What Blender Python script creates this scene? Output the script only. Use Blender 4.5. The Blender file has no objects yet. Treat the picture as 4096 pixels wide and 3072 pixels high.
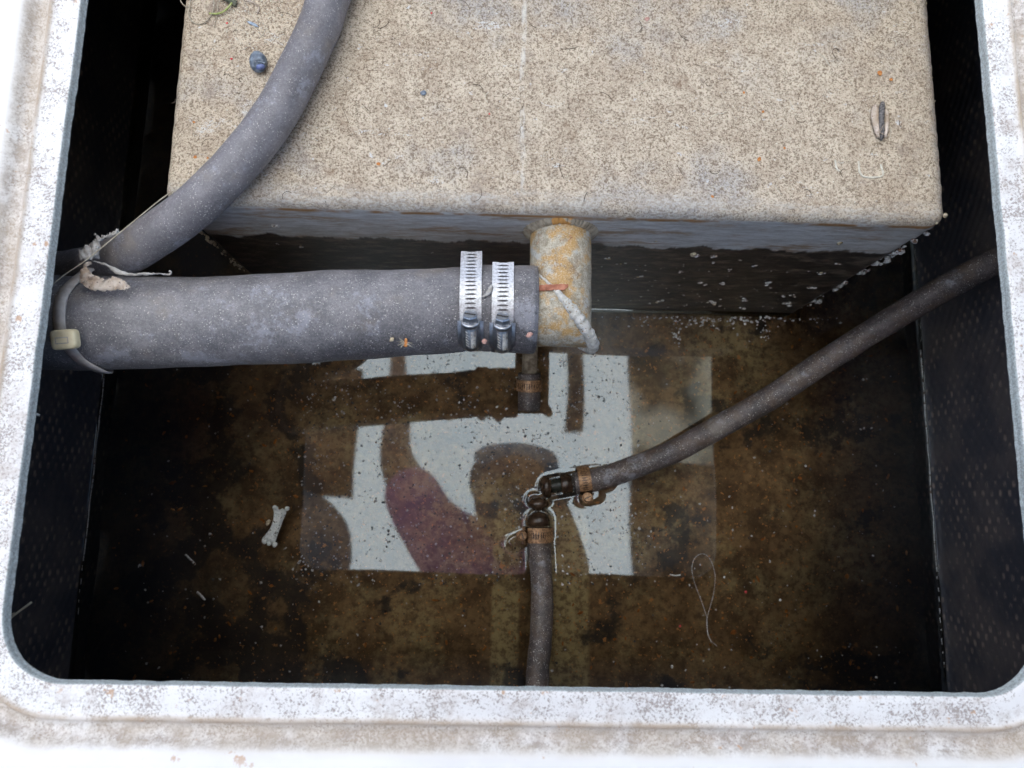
import bpy, bmesh, math, random
import numpy as np
from mathutils import Vector, Matrix, noise as mn
random.seed(7)
SC = bpy.context.scene
COL = SC.collection

# ------------------------------------------------------------------ camera
H = 0.6748                      # lens height above the bilge water (z = 0)
F = 2840.0                      # focal length in pixels of the 4096 px wide photograph
RM = Matrix(((0.99948705, -0.0235837, -0.02166659),
             (0.01988682, 0.98734678, -0.15732402),
             (0.02510272, 0.15681244, 0.98730933)))
cam_d = bpy.data.cameras.new('camera'); cam = bpy.data.objects.new('camera', cam_d); COL.objects.link(cam)
cam.matrix_world = Matrix.Translation((0, 0, H)) @ RM.to_4x4()
cam_d.sensor_width = 36; cam_d.lens = F / 4096 * 36
cam_d.clip_start = 0.01; cam_d.clip_end = 200
cam_d.dof.use_dof = True; cam_d.dof.focus_distance = 0.50; cam_d.dof.aperture_fstop = 9.0
SC.camera = cam

# ------------------------------------------------------------------ world, sun, exposure
SUN_EL, SUN_AZ = math.radians(62), math.radians(-30)      # azimuth measured from +y towards +x
W = bpy.data.worlds.new('World'); SC.world = W; W.use_nodes = True
wn = W.node_tree.nodes; wl = W.node_tree.links
sky = wn.new('ShaderNodeTexSky'); sky.sky_type = 'NISHITA'; sky.sun_disc = False
sky.sun_elevation = SUN_EL; sky.sun_rotation = SUN_AZ; sky.dust_density = 2.5; sky.air_density = 1.0
bg = wn['Background']; bg.inputs[1].default_value = 0.055
wl.new(sky.outputs[0], bg.inputs[0])
sd = bpy.data.lights.new('sun', 'SUN'); sd.energy = 4.0; sd.angle = math.radians(2); sd.color = (1, .935, .87)
sun = bpy.data.objects.new('sun', sd); COL.objects.link(sun)
sdir = Vector((math.sin(SUN_AZ) * math.cos(SUN_EL), math.cos(SUN_AZ) * math.cos(SUN_EL), math.sin(SUN_EL)))
sun.rotation_euler = sdir.to_track_quat('Z', 'Y').to_euler(); sun.location = (0, 0, 5)
SC.view_settings.view_transform = 'Standard'; SC.view_settings.look = 'None'
SC.view_settings.exposure = 2.35; SC.view_settings.gamma = 1; SC.view_settings.use_curve_mapping = False
try:
    SC.cycles.max_bounces = 8; SC.cycles.transparent_max_bounces = 12
except Exception: pass

# ------------------------------------------------------------------ picture pixel -> point of the place
def ray(px, py):
    v = RM @ Vector(((px - 2048) / F, -(py - 1536) / F, -1.0))
    return v / -v.z
def P(px, py, z):                                   # on the level z
    r = ray(px, py); d = H - z
    return Vector((r.x * d, r.y * d, z))
def PY(px, py, y):                                  # on the upright plane y
    r = ray(px, py); d = y / r.y
    return Vector((r.x * d, y, H - d))
def PM(px, py, z):                                  # seen mirrored in the water at height z
    p = P(px, py, -z); return Vector((p.x, p.y, z))

# ------------------------------------------------------------------ node helper
class NB:
    def __init__(s, name):
        s.m = bpy.data.materials.new(name); s.m.use_nodes = True
        s.t = s.m.node_tree; s.n = s.t.nodes; s.l = s.t.links
        s.b = s.n['Principled BSDF']; s.out = s.n['Material Output']
        s.tc = s.n.new('ShaderNodeTexCoord').outputs['Object']
    def _in(s, sock, v):
        if hasattr(v, 'is_output'): s.l.new(v, sock)
        elif v is not None:
            if sock.type == 'RGBA' and not hasattr(v, '__len__'): v = (v, v, v, 1)
            elif sock.type == 'RGBA' and len(v) == 3: v = (*v, 1)
            sock.default_value = v
    def set(s, **k):
        for a, v in k.items(): s._in(s.b.inputs[a.replace('_', ' ')], v)
        return s
    def map(s, scale=(1, 1, 1), loc=(0, 0, 0), rot=(0, 0, 0), vec=None):
        n = s.n.new('ShaderNodeMapping'); s.l.new(vec or s.tc, n.inputs[0])
        n.inputs['Location'].default_value = loc; n.inputs['Rotation'].default_value = rot; n.inputs['Scale'].default_value = scale
        return n.outputs[0]
    def noise(s, scale, detail=4, rough=.55, vec=None, dist=0, seed=0):
        n = s.n.new('ShaderNodeTexNoise'); v = vec or s.tc
        if seed: v = s.map(loc=(seed * 1.37, seed * .71, seed * 2.11), vec=v)
        s.l.new(v, n.inputs['Vector'])
        n.inputs['Scale'].default_value = scale; n.inputs['Detail'].default_value = detail
        n.inputs['Roughness'].default_value = rough; n.inputs['Distortion'].default_value = dist
        return n.outputs[0]
    def vor(s, scale, vec=None, feature='F1', rand=1):
        n = s.n.new('ShaderNodeTexVoronoi'); n.feature = feature; s.l.new(vec or s.tc, n.inputs['Vector'])
        n.inputs['Scale'].default_value = scale; n.inputs['Randomness'].default_value = rand
        return n.outputs[0]
    def ramp(s, f, a, b, lo=0.0, hi=1.0):              # smooth step from a to b
        n = s.n.new('ShaderNodeMapRange'); n.interpolation_type = 'SMOOTHSTEP'; s.l.new(f, n.inputs[0])
        s._in(n.inputs[1], a); s._in(n.inputs[2], b); s._in(n.inputs[3], lo); s._in(n.inputs[4], hi)
        return n.outputs[0]
    def mix(s, f, a, b, mode='MIX'):
        n = s.n.new('ShaderNodeMix'); n.data_type = 'RGBA'; n.blend_type = mode
        s._in(n.inputs[0], f); s._in(n.inputs[6], a); s._in(n.inputs[7], b)
        return n.outputs[2]
    def math(s, op, a, b=None, c=None, clamp=False):
        n = s.n.new('ShaderNodeMath'); n.operation = op; n.use_clamp = clamp
        for i, v in enumerate((a, b, c)):
            if v is not None: s._in(n.inputs[i], v)
        return n.outputs[0]
    def xyz(s, vec=None):
        n = s.n.new('ShaderNodeSeparateXYZ'); s.l.new(vec or s.tc, n.inputs[0]); return n.outputs
    def attr(s, name):
        n = s.n.new('ShaderNodeAttribute'); n.attribute_name = name; return n.outputs['Fac']
    def normal(s):
        n = s.n.new('ShaderNodeNewGeometry'); return s.xyz(n.outputs['Normal'])
    def bump(s, h, strength=.5, dist=.001, prev=None):
        n = s.n.new('ShaderNodeBump'); s._in(n.inputs['Strength'], strength); n.inputs['Distance'].default_value = dist
        s.l.new(h, n.inputs['Height'])
        if prev: s.l.new(prev, n.inputs['Normal'])
        s.l.new(n.outputs[0], s.b.inputs['Normal']); return n.outputs[0]

def simple(name, c1, c2, scale=200, rough=.8, bump=.3, bd=.0005, metal=0, c3=None, s3=1200, a3=.62):
    b = NB(name); c = b.mix(b.ramp(b.noise(scale), .35, .65), c1, c2)
    if c3: c = b.mix(b.ramp(b.noise(s3, 2), a3, a3 + .06), c, c3)
    b.set(Base_Color=c, Roughness=rough, Metallic=metal)
    b.bump(b.noise(scale * 4, 3), bump, bd); return b.m

M = {}
def mat_tank():
    b = NB('weathered_aluminium'); x, y, z = b.xyz()
    # fine cream and brown oxide grain of the upper side
    big = b.noise(14, 5, .6); mid = b.noise(70, 5, .65, seed=3); fine = b.noise(620, 3, .7); grain = b.noise(1150, 2, .6, seed=5)
    top = b.mix(b.ramp(mid, .34, .68), (.47, .372, .275), (.64, .535, .41))
    top = b.mix(b.ramp(big, .5, .72), top, (.42, .39, .365))
    top = b.mix(b.ramp(fine, .53, .40, 0, .75), top, (.15, .10, .06))
    top = b.mix(b.ramp(grain, .56, .66, 0, .85), top, (.66, .58, .44))
    top = b.mix(b.ramp(grain, .41, .34, 0, .7), top, (.12, .08, .05))
    top = b.mix(b.ramp(b.noise(38, 6, .72, seed=11), .58, .72, 0, .6), top, (.22, .135, .08))
    top = b.mix(b.ramp(b.noise(17, 7, .8, seed=31), .57, .66, 0, .55), top, (.27, .21, .17))
    top = b.mix(b.math('MULTIPLY', b.ramp(b.noise(26, 7, .82, b.map((1, 2.2, 1), rot=(0, 0, .6)), seed=41), .60, .66), b.ramp(grain, .45, .55)), top, (.64, .63, .61))
    top = b.mix(b.ramp(b.noise(110, 4, .7, seed=13), .66, .71, 0, .8), top, (.66, .67, .68))
    # straight pale scratch down the middle
    wob = b.math('MULTIPLY', b.noise(6, 3), .010)
    dx = b.math('ABSOLUTE', b.math('SUBTRACT', b.math('ADD', x, wob), SCR))
    line = b.math('MULTIPLY', b.ramp(dx, .0026, .0004), b.ramp(b.noise(160, 5, .75, b.map((1, .3, 1))), .40, .62))
    top = b.mix(b.math('MULTIPLY', line, .6), top, (.78, .76, .70))
    # greyish rubbed weld shoulder along the front edge and right edge
    edge = b.math('MAXIMUM', b.ramp(y, YF + .017, YF + .008), b.ramp(x, XR - .011, XR - .003))
    edge = b.math('MULTIPLY', edge, b.ramp(b.noise(55, 5, .7, b.map((.5, 2, 2))), .32, .62))
    eg = b.mix(b.ramp(b.noise(500, 3, .7, b.map((.6, 1, 1), rot=(0, 0, .5))), .4, .58), (.33, .28, .235), (.54, .51, .465))
    top = b.mix(b.math('MULTIPLY', edge, .7), top, eg)
    # upright faces: dull blue grey with streaks
    sv = b.map((.35, 1, 1.8))
    st = b.noise(170, 7, .78, sv); st2 = b.noise(48, 6, .75, sv, seed=4)
    front = b.mix(b.ramp(st, .38, .62), (.36, .345, .33), (.54, .54, .54))
    front = b.mix(b.ramp(st2, .50, .64, 0, .9), front, (.30, .20, .12))
    front = b.mix(b.ramp(b.noise(420, 3, .6, sv), .66, .72, 0, .8), front, (.52, .56, .62))
    rust = b.math('MULTIPLY', b.ramp(z, ZT - .013, ZT - .010), b.ramp(z, ZT - .006, ZT - .009))
    rust = b.math('MULTIPLY', rust, b.ramp(b.noise(40, 4, .6), .4, .6))
    front = b.mix(rust, front, (.30, .15, .05))
    lim = b.math('ADD', b.math('MULTIPLY', b.math('SUBTRACT', b.noise(38, 7, .7, b.map((1, 1, .01))), .5), .040), ZT - .060)
    black = b.ramp(b.math('SUBTRACT', z, lim), .003, -.002)
    bl = b.mix(b.ramp(b.noise(120, 7, .8, b.map((.4, 1, 1.3))), .46, .66), (.026, .021, .017), (.17, .13, .095))
    front = b.mix(black, front, bl)
    isf = b.ramp(z, ZT - .0062, ZT - .0082)
    col = b.mix(isf, top, front)
    b.set(Base_Color=col, Roughness=b.mix(isf, .92, b.mix(black, .42, .35)), Metallic=0)
    n1 = b.bump(b.noise(300, 5, .7), b.ramp(isf, 0, 1, .6, .15), .0012)
    b.bump(b.math('ADD', fine, grain), b.ramp(isf, 0, 1, .8, .25), .0007, n1)
    return b.m

# ------------------------------------------------------------------ main measures
ZT, YF, XL, XR = H - .44, .1850, -.2195, .2978        # tank: top level, front plane, sides
ZR, RXL, RXR, RYB, RYT = H - .389, -.2535, .2945, -.0988, .40   # hatch rim
WXL, WXR, WYB, WYT = -.3747, .4184, -.20, .62         # bilge walls
ZB = -.026                                            # bilge floor
SCR = P(2092, 450, ZT).x + .005

def mat_rim():
    b = NB('dirty_gelcoat'); d = b.attr('prof')
    sp = b.noise(760, 3, .7, dist=.6); sp2 = b.noise(75, 5, .7, seed=2); st = b.noise(30, 5, .6, seed=8)
    base = b.mix(b.ramp(b.noise(12, 3), .3, .7), (.80, .775, .75), (.73, .70, .68))
    amt = b.math('ADD', b.math('MULTIPLY', b.math('SUBTRACT', st, .5), .9), b.math('MULTIPLY', b.math('SUBTRACT', sp2, .5), 1.2))
    near = b.ramp(d, .031, .025)                       # the lip catches grime, the deck outside is clean
    speck = b.ramp(b.math('ADD', sp, b.math('MULTIPLY', amt, .42)), .52, .62)
    speck = b.math('MULTIPLY', speck, near)
    c = b.mix(b.math('MULTIPLY', speck, .75), base, (.24, .18, .15))
    fl = b.ramp(b.noise(40, 7, .82, seed=6), .48, .66)
    c = b.mix(b.math('MULTIPLY', b.math('MULTIPLY', fl, near), .55), c, (.44, .36, .31))
    band = b.math('MULTIPLY', b.ramp(d, .0165, .022), b.ramp(d, .031, .026))
    band = b.math('MULTIPLY', band, b.ramp(b.math('ADD', b.noise(110, 7, .8, seed=2), b.math('MULTIPLY', sp, .35)), .55, .80))
    c = b.mix(b.math('MULTIPLY', band, .78), c, (.25, .19, .155))
    c = b.mix(b.math('MULTIPLY', b.math('MULTIPLY', b.ramp(d, .012, .019), b.ramp(d, .034, .027)), b.ramp(st, .3, .6, .15, .55)), c, (.52, .43, .33))
    gut = b.math('MULTIPLY', b.ramp(d, .0145, .0165), b.ramp(d, .0195, .0175))
    c = b.mix(b.math('MULTIPLY', gut, b.ramp(st, .35, .6, .3, .8)), c, (.42, .32, .23))
    rs = b.math('MULTIPLY', b.ramp(b.noise(120, 4, .6, seed=17), .66, .72), b.ramp(d, .045, .03))
    c = b.mix(b.math('MULTIPLY', rs, .8), c, (.50, .30, .17))
    cut = b.ramp(d, .0004, -.0004)
    c = b.mix(cut, c, b.mix(b.ramp(sp, .4, .6), (.46, .50, .50), (.30, .31, .30)))
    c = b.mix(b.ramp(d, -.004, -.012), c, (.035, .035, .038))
    b.set(Base_Color=c, Roughness=b.ramp(d, .028, .034, .7, .4))
    n1 = b.bump(b.noise(160, 4, .6), .35, .0008); b.bump(speck, .4, -.0004, n1)
    return b.m

def mat_rubber(name, dust, dark, specks=.5, brown=0.0, bare=(.045, .045, .052)):
    b = NB(name); nx, ny, nz = b.normal()
    big = b.noise(11, 5, .6); mid = b.noise(60, 5, .7, seed=3); fin = b.noise(700, 3, .7, seed=31)
    c = b.mix(b.ramp(b.math('ADD', b.math('MULTIPLY', mid, .5), b.math('MULTIPLY', fin, .5)), .40, .62), dark, dust)
    c = b.mix(b.ramp(big, .45, .62, 0, .8), c, b.mix(b.ramp(fin, .4, .6), bare, dark))
    c = b.mix(b.ramp(b.noise(22, 5, .7, seed=9), .54, .68, 0, .55), c, (.21, .175, .145))
    c = b.mix(b.ramp(b.noise(24, 8, .82, seed=19), .54, .62, 0, .5), c, (.36, .36, .40))
    if brown: c = b.mix(b.ramp(b.noise(70, 5, .7, seed=12), .45, .62, 0, brown), c, (.12, .075, .045))
    # pale grit sticking to the skin
    v = b.vor(620); sel = b.ramp(b.noise(230, 2, .5, seed=21), .50, .56)
    s = b.math('MULTIPLY', b.ramp(v, .30, .16), sel)
    v2 = b.vor(1300, vec=b.map(loc=(3, 1, 2))); s2 = b.math('MULTIPLY', b.ramp(v2, .32, .18), b.ramp(b.noise(330, 2, seed=5), .47, .6))
    s = b.math('MAXIMUM', s, b.math('MULTIPLY', s2, .7))
    c = b.mix(b.math('MULTIPLY', s, specks), c, (.62, .58, .53))
    b.set(Base_Color=c, Roughness=.52, Specular_IOR_Level=.5)
    n1 = b.bump(b.noise(900, 3, .6), .35, .0003); b.bump(s, .5, .0005, n1)
    return b.m

def mat_pipe():
    b = NB('corroded_pipe'); n = b.noise(55, 6, .72); n2 = b.noise(170, 5, .7, seed=4); g = b.noise(1100, 3, .6)
    c = b.mix(b.ramp(n2, .36, .62), (.30, .26, .19), (.50, .45, .36))
    c = b.mix(b.ramp(n, .47, .60, 0, .85), c, (.50, .29, .09))
    c = b.mix(b.ramp(b.noise(40, 7, .8, seed=29), .52, .62, 0, .7), c, (.23, .16, .10))
    c = b.mix(b.ramp(b.noise(85, 5, .7, seed=9), .57, .66, 0, .8), c, (.46, .47, .46))
    c = b.mix(b.ramp(b.noise(48, 6, .75, seed=13), .62, .68, 0, .75), c, (.36, .14, .05))
    c = b.mix(b.ramp(g, .56, .64, 0, .6), c, (.66, .60, .48))
    c = b.mix(b.ramp(g, .42, .36, 0, .6), c, (.15, .10, .05))
    b.set(Base_Color=c, Roughness=.75, Metallic=.1)
    n1 = b.bump(b.noise(260, 4, .7), .45, .0009); b.bump(g, .4, .0004, n1); return b.m

def mat_wall():
    b = NB('black_woven_laminate'); x, y, z = b.xyz()
    # woven roving showing through the black paint
    v = b.map((1, 1, 1)); 
    wy = b.math('SINE', b.math('MULTIPLY', y, 2 * math.pi / .0150)); wz = b.math('SINE', b.math('MULTIPLY', z, 2 * math.pi / .0105))
    weave = b.math('MULTIPLY', wy, wz)
    c = b.mix(b.ramp(b.noise(16, 5, .6), .42, .66), (.036, .036, .046), (.085, .072, .070))
    on = b.math('MULTIPLY', b.ramp(weave, .0, .9), b.math('MULTIPLY', b.ramp(b.noise(26, 6, .75, seed=5), .46, .62), b.ramp(b.noise(260, 4, .7, b.map((1, .4, 1)), seed=6), .34, .50)))
    c = b.mix(b.math('MULTIPLY', on, .55), c, (.42, .31, .24))
    c = b.mix(b.ramp(b.noise(300, 2), .70, .73, 0, .5), c, (.12, .10, .09))
    b.set(Base_Color=c, Roughness=.55)
    n1 = b.bump(weave, .35, .0006); b.bump(b.noise(200, 4), .4, .0006, n1); return b.m

def mat_floor():
    b = NB('stained_shaded_floor')
    a = b.noise(9, 8, .76); d = b.noise(24, 8, .70, seed=4); e = b.noise(140, 5, .75, seed=7); f = b.noise(9, 4, .6, seed=9)
    x, y, z = b.xyz()
    c = b.mix(b.ramp(d, .34, .66), (.12, .072, .042), (.43, .285, .165))
    ol = b.ramp(a, .46, .66, 0, .8)
    # two olive strips running towards the near end
    for px, w in ((2020, .013), (2270, .020)):
        x0 = P(px, 2500, ZB).x
        st = b.math('MULTIPLY', b.ramp(b.math('ABSOLUTE', b.math('SUBTRACT', x, x0)), w * 1.15, w * .85), b.ramp(y, .02, -.03)); ol = b.math('MAXIMUM', ol, b.math('MULTIPLY', st, b.ramp(d, .34, .54, .2, .9)))
    c = b.mix(b.math('MULTIPLY', ol, b.ramp(e, .30, .60, .45, 1)), c, (.66, .56, .35))
    c = b.mix(b.ramp(e, .36, .56, .65, 0), c, (.10, .062, .045))
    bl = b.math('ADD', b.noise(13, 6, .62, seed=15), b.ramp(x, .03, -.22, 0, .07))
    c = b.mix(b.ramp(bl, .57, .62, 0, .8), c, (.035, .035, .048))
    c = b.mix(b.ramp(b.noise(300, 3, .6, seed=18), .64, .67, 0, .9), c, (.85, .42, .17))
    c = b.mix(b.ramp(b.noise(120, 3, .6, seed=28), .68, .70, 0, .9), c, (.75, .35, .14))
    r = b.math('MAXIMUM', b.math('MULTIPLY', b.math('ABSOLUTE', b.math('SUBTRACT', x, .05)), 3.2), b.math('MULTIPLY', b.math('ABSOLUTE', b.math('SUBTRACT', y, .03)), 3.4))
    c = b.mix(b.ramp(b.math('ADD', r, b.math('MULTIPLY', f, .5)), .85, 1.55, 0, .85), c, (.035, .032, .045))  # vignette: shade towards the floor edges put into the colour
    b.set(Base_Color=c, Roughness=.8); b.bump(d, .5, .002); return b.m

def mat_water():
    m = bpy.data.materials.new('oily_bilge_water'); m.use_nodes = True; t = m.node_tree; t.nodes.clear()
    o = t.nodes.new('ShaderNodeOutputMaterial'); mx = t.nodes.new('ShaderNodeMixShader')
    tr = t.nodes.new('ShaderNodeBsdfTransparent'); tr.inputs[0].default_value = (.80, .76, .66, 1)
    gl = t.nodes.new('ShaderNodeBsdfGlossy'); gl.inputs['Roughness'].default_value = .032; gl.inputs[0].default_value = (.88, .97, 1, 1)
    fr = t.nodes.new('ShaderNodeFresnel'); fr.inputs[0].default_value = WATER_IOR
    t.links.new(fr.outputs[0], mx.inputs[0]); t.links.new(tr.outputs[0], mx.inputs[1]); t.links.new(gl.outputs[0], mx.inputs[2])
    t.links.new(mx.outputs[0], o.inputs[0]); return m
WATER_IOR = 1.88

def mat_steel():
    b = NB('weathered_steel'); n = b.noise(700, 3, .6); k = b.noise(120, 5, .7, seed=2)
    c = b.mix(b.ramp(n, .38, .6), (.42, .41, .41), (.60, .60, .61))
    c = b.mix(b.ramp(k, .62, .72, 0, .6), c, (.40, .30, .22))
    b.set(Base_Color=c, Roughness=.38, Metallic=.45); b.bump(n, .3, .0003); return b.m
def mat_brass(name='rusty_clamp'):
    b = NB(name); n = b.noise(420, 4, .65); k = b.noise(150, 4, .7, seed=2)
    c = b.mix(b.ramp(n, .38, .6), (.16, .085, .045), (.42, .24, .12))
    c = b.mix(b.ramp(k, .55, .68, 0, .7), c, (.09, .055, .035))
    b.set(Base_Color=c, Roughness=.45, Metallic=.35); b.bump(n, .5, .0004); return b.m

M['tank'] = mat_tank(); M['rim'] = mat_rim(); M['wall'] = mat_wall(); M['floor'] = mat_floor(); M['water'] = mat_water()
M['hose_big'] = mat_rubber('dusty_rubber', (.23, .215, .218), (.125, .118, .124), .75, bare=(.06, .056, .060))
M['hose_vent'] = mat_rubber('dusty_rubber_pale', (.23, .212, .22), (.15, .138, .144), .6, bare=(.10, .09, .096))
M['hose_small'] = mat_rubber('muddy_rubber', (.125, .10, .095), (.055, .044, .042), .8, .45, bare=(.042, .036, .037))
M['pipe'] = mat_pipe(); M['steel'] = mat_steel(); M['clamp2'] = mat_brass()
M['weld'] = simple('weld_bead_metal', (.24, .19, .13), (.42, .36, .27), 160, .7, .4, .0006, .1, (.50, .25, .07), 70, .58)
M['weldw'] = simple('pale_weld_metal', (.42, .40, .35), (.62, .60, .56), 260, .65, .4, .0006, .1, (.26, .17, .09), 700, .6)
M['shiny'] = simple('dull_polished_steel', (.42, .42, .43), (.62, .62, .63), 300, .36, .15, .0003, 1.0)
M['spigot'] = simple('stained_spigot', (.12, .09, .06), (.28, .23, .17), 200, .6, .4)
M['slot_shade'] = simple('slot_shade_steel', (.07, .06, .06), (.14, .13, .13), 300, .6, .2, .0003, .3)  # dark tone imitates the shadow seen through the clamp slots
M['mud'] = simple('wet_brown_plug', (.030, .018, .011), (.075, .045, .027), 160, .22, .4, .0006)
M['thread'] = simple('wet_dark_thread', (.02, .022, .018), (.04, .04, .03), 200, .2, .3)
M['tie'] = simple('dusty_nylon', (.44, .38, .33), (.58, .52, .47), 180, .6, .3, .0004, 0, (.48, .45, .42), 900, .62)
M['tiehead'] = simple('yellowed_nylon', (.70, .57, .33), (.80, .69, .46), 160, .45, .2)
M['leaf'] = simple('dry_leaf', (.34, .25, .18), (.52, .44, .37), 150, .85, .6, .0006, 0, (.10, .07, .06), 800, .63)
M['leafg'] = simple('grey_dry_leaf', (.30, .27, .24), (.48, .46, .43), 220, .85, .5)
M['straw'] = simple('dry_straw', (.30, .25, .18), (.45, .40, .31), 200, .7, .2)
M['crust'] = simple('white_crust', (.42, .40, .37), (.72, .71, .69), 420, .7, .6, .0006, 0, (.16, .09, .06), 260, .58)
M['crustb'] = simple('tan_crust', (.42, .33, .20), (.66, .56, .40), 420, .8, .6, .0006)
M['shell'] = simple('slate_shell', (.09, .115, .15), (.22, .26, .31), 300, .35, .3, .0003, 0, (.28, .30, .32), 500, .66)
M['shellin'] = simple('blue_shell_mouth', (.07, .09, .22), (.14, .18, .36), 300, .3, .1)
M['wing'] = simple('veined_wing', (.36, .27, .19), (.60, .50, .42), 60, .5, .5, .0003, 0, (.16, .09, .05), 900, .6)
M['bug'] = simple('insect_body', (.05, .045, .045), (.20, .18, .17), 700, .7, .6)
M['chip'] = simple('red_wood', (.30, .10, .055), (.48, .20, .12), 220, .8, .6, .0006)
M['bone'] = simple('wet_pale_plastic', (.66, .68, .64), (.84, .84, .77), 260, .15, .5, .0008, 0, (.24, .23, .18), 420, .6)
M['orange'] = simple('orange_flake', (.42, .14, .03), (.60, .26, .08), 300, .8, .4)
M['red'] = simple('red_fleck', (.55, .04, .05), (.65, .09, .08), 300, .6, .2)
M['pinkchip'] = simple('pink_chip', (.42, .22, .18), (.55, .34, .28), 300, .8, .3)
M['green'] = simple('green_stem', (.30, .36, .10), (.45, .48, .20), 300, .7, .2)
M['bark'] = simple('mossy_twig', (.08, .09, .06), (.18, .18, .13), 300, .9, .7, .001)
M['dust'] = simple('floating_scum', (.20, .18, .16), (.60, .58, .56), 900, .8, .2)
M['darkdust'] = simple('dark_scum', (.03, .03, .03), (.08, .075, .07), 900, .8, .2)
M['blueflake'] = simple('blue_grey_flake', (.20, .27, .36), (.40, .47, .56), 400, .5, .3)
M['grit'] = simple('pale_grit', (.52, .47, .38), (.72, .67, .56), 400, .8, .3)

# ------------------------------------------------------------------ object helpers
def link(name, verts, faces, mat, parent=None, loc=None, smooth=True, attrs=None, kind=None):
    me = bpy.data.meshes.new(name)
    loc = Vector(loc) if loc is not None else Vector((0, 0, 0))
    base = parent['_w'] if parent is not None else (0, 0, 0)
    off = Vector(base) + loc if parent is not None else loc
    me.from_pydata([(v[0] - off.x, v[1] - off.y, v[2] - off.z) for v in verts], [], faces)
    me.validate(); me.update()
    if smooth: me.polygons.foreach_set('use_smooth', [True] * len(me.polygons))
    if attrs:
        for k, vals in attrs.items():
            a = me.attributes.new(k, 'FLOAT', 'POINT'); a.data.foreach_set('value', vals)
    o = bpy.data.objects.new(name, me); COL.objects.link(o); me.materials.append(mat)
    o.location = loc
    if parent is not None: o.parent = parent
    if kind: o['kind'] = kind
    WPOS[o.name] = off
    o['_w'] = tuple(off)
    return o
WPOS = {}
def thing(name, label, cat, loc, group=None):
    o = bpy.data.objects.new(name, None); COL.objects.link(o); o.location = loc; o.empty_display_size = .01
    o['label'] = label; o['category'] = cat; o['_w'] = tuple(loc)
    if group: o['group'] = group
    return o
def tag(o, label, cat, group=None):
    o['label'] = label; o['category'] = cat
    if group: o['group'] = group
    return o

class MB:
    def __init__(s): s.v = []; s.f = []; s.a = []
    def add(s, v, f):
        n = len(s.v); s.v += [Vector(p) for p in v]; s.f += [tuple(i + n for i in q) for q in f]
    def tube(s, pts, rad, seg=24, caps=True, closed=False, ref=None, squash=1.0):
        pts = [Vector(p) for p in pts]; n = len(pts)
        if not hasattr(rad, '__len__'): rad = [rad] * n
        T = []
        for i in range(n):
            if closed: t = pts[(i + 1) % n] - pts[i - 1]
            else: t = pts[min(i + 1, n - 1)] - pts[max(i - 1, 0)]
            T.append(t.normalized())
        up = Vector(ref) if ref else (Vector((0, 0, 1)) if abs(T[0].z) < .9 else Vector((1, 0, 0)))
        U = (up - up.dot(T[0]) * T[0]).normalized(); v = []; f = []
        for i in range(n):
            U = (U - U.dot(T[i]) * T[i]).normalized(); B = T[i].cross(U)
            for k in range(seg):
                a = 2 * math.pi * k / seg
                v.append(pts[i] + rad[i] * (math.cos(a) * U * squash + math.sin(a) * B))
        m = n if closed else n - 1
        for i in range(m):
            for k in range(seg):
                a, b = i * seg + k, i * seg + (k + 1) % seg; c, d = ((i + 1) % n) * seg + (k + 1) % seg, ((i + 1) % n) * seg + k
                f.append((a, b, c, d))
        if caps and not closed:
            f.append(tuple(range(seg))[::-1]); f.append(tuple((n - 1) * seg + k for k in range(seg)))
        s.add(v, f); return s
    def blob(s, c, r, seed=0, sub=2, amp=.35, freq=1.6, axes=None):
        bm = bmesh.new(); bmesh.ops.create_icosphere(bm, subdivisions=sub, radius=1)
        r = Vector(r) if hasattr(r, '__len__') else Vector((r, r, r)); v = []
        for p in bm.verts:
            q = p.co * (1 + amp * mn.noise(p.co * freq + Vector((seed * 3.1, seed * 1.7, seed))))
            q = Vector((q.x * r.x, q.y * r.y, q.z * r.z))
            if axes: q = axes @ q
            v.append(Vector(c) + q)
        s.add(v, [tuple(x.index for x in g.verts) for g in bm.faces]); bm.free(); return s
    def box(s, c, h, A=None):
        A = A or Matrix.Identity(3); v = [Vector(c) + A @ Vector((i * h[0], j * h[1], k * h[2])) for i in (-1, 1) for j in (-1, 1) for k in (-1, 1)]
        s.add(v, [(0, 1, 3, 2), (4, 6, 7, 5), (0, 4, 5, 1), (2, 3, 7, 6), (0, 2, 6, 4), (1, 5, 7, 3)]); return s
    def lathe(s, o, axis, prof, seg=24, ref=(0, 0, 1)):          # prof: (t along axis, radius)
        ax = Vector(axis).normalized(); U = Vector(ref); U = (U - U.dot(ax) * ax).normalized(); B = ax.cross(U); v = []; f = []
        for t, r in prof:
            for k in range(seg):
                a = 2 * math.pi * k / seg; v.append(Vector(o) + ax * t + r * (math.cos(a) * U + math.sin(a) * B))
        for i in range(len(prof) - 1):
            for k in range(seg): f.append((i * seg + k, i * seg + (k + 1) % seg, (i + 1) * seg + (k + 1) % seg, (i + 1) * seg + k))
        f.append(tuple(range(seg))[::-1]); f.append(tuple((len(prof) - 1) * seg + k for k in range(seg)))
        s.add(v, f); return s
    def link(s, name, mat, parent=None, loc=None, smooth=True, kind=None, auto=None):
        o = link(name, s.v, s.f, mat, parent, loc, smooth, kind=kind)
        if auto:
            try: o.data.shade_auto_smooth
            except Exception: pass
            bm = bmesh.new(); bm.from_mesh(o.data)
            for e in bm.edges:
                if len(e.link_faces) == 2 and e.calc_face_angle(0) > auto: e.smooth = False
            bm.to_mesh(o.data); bm.free()
        return o

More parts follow.
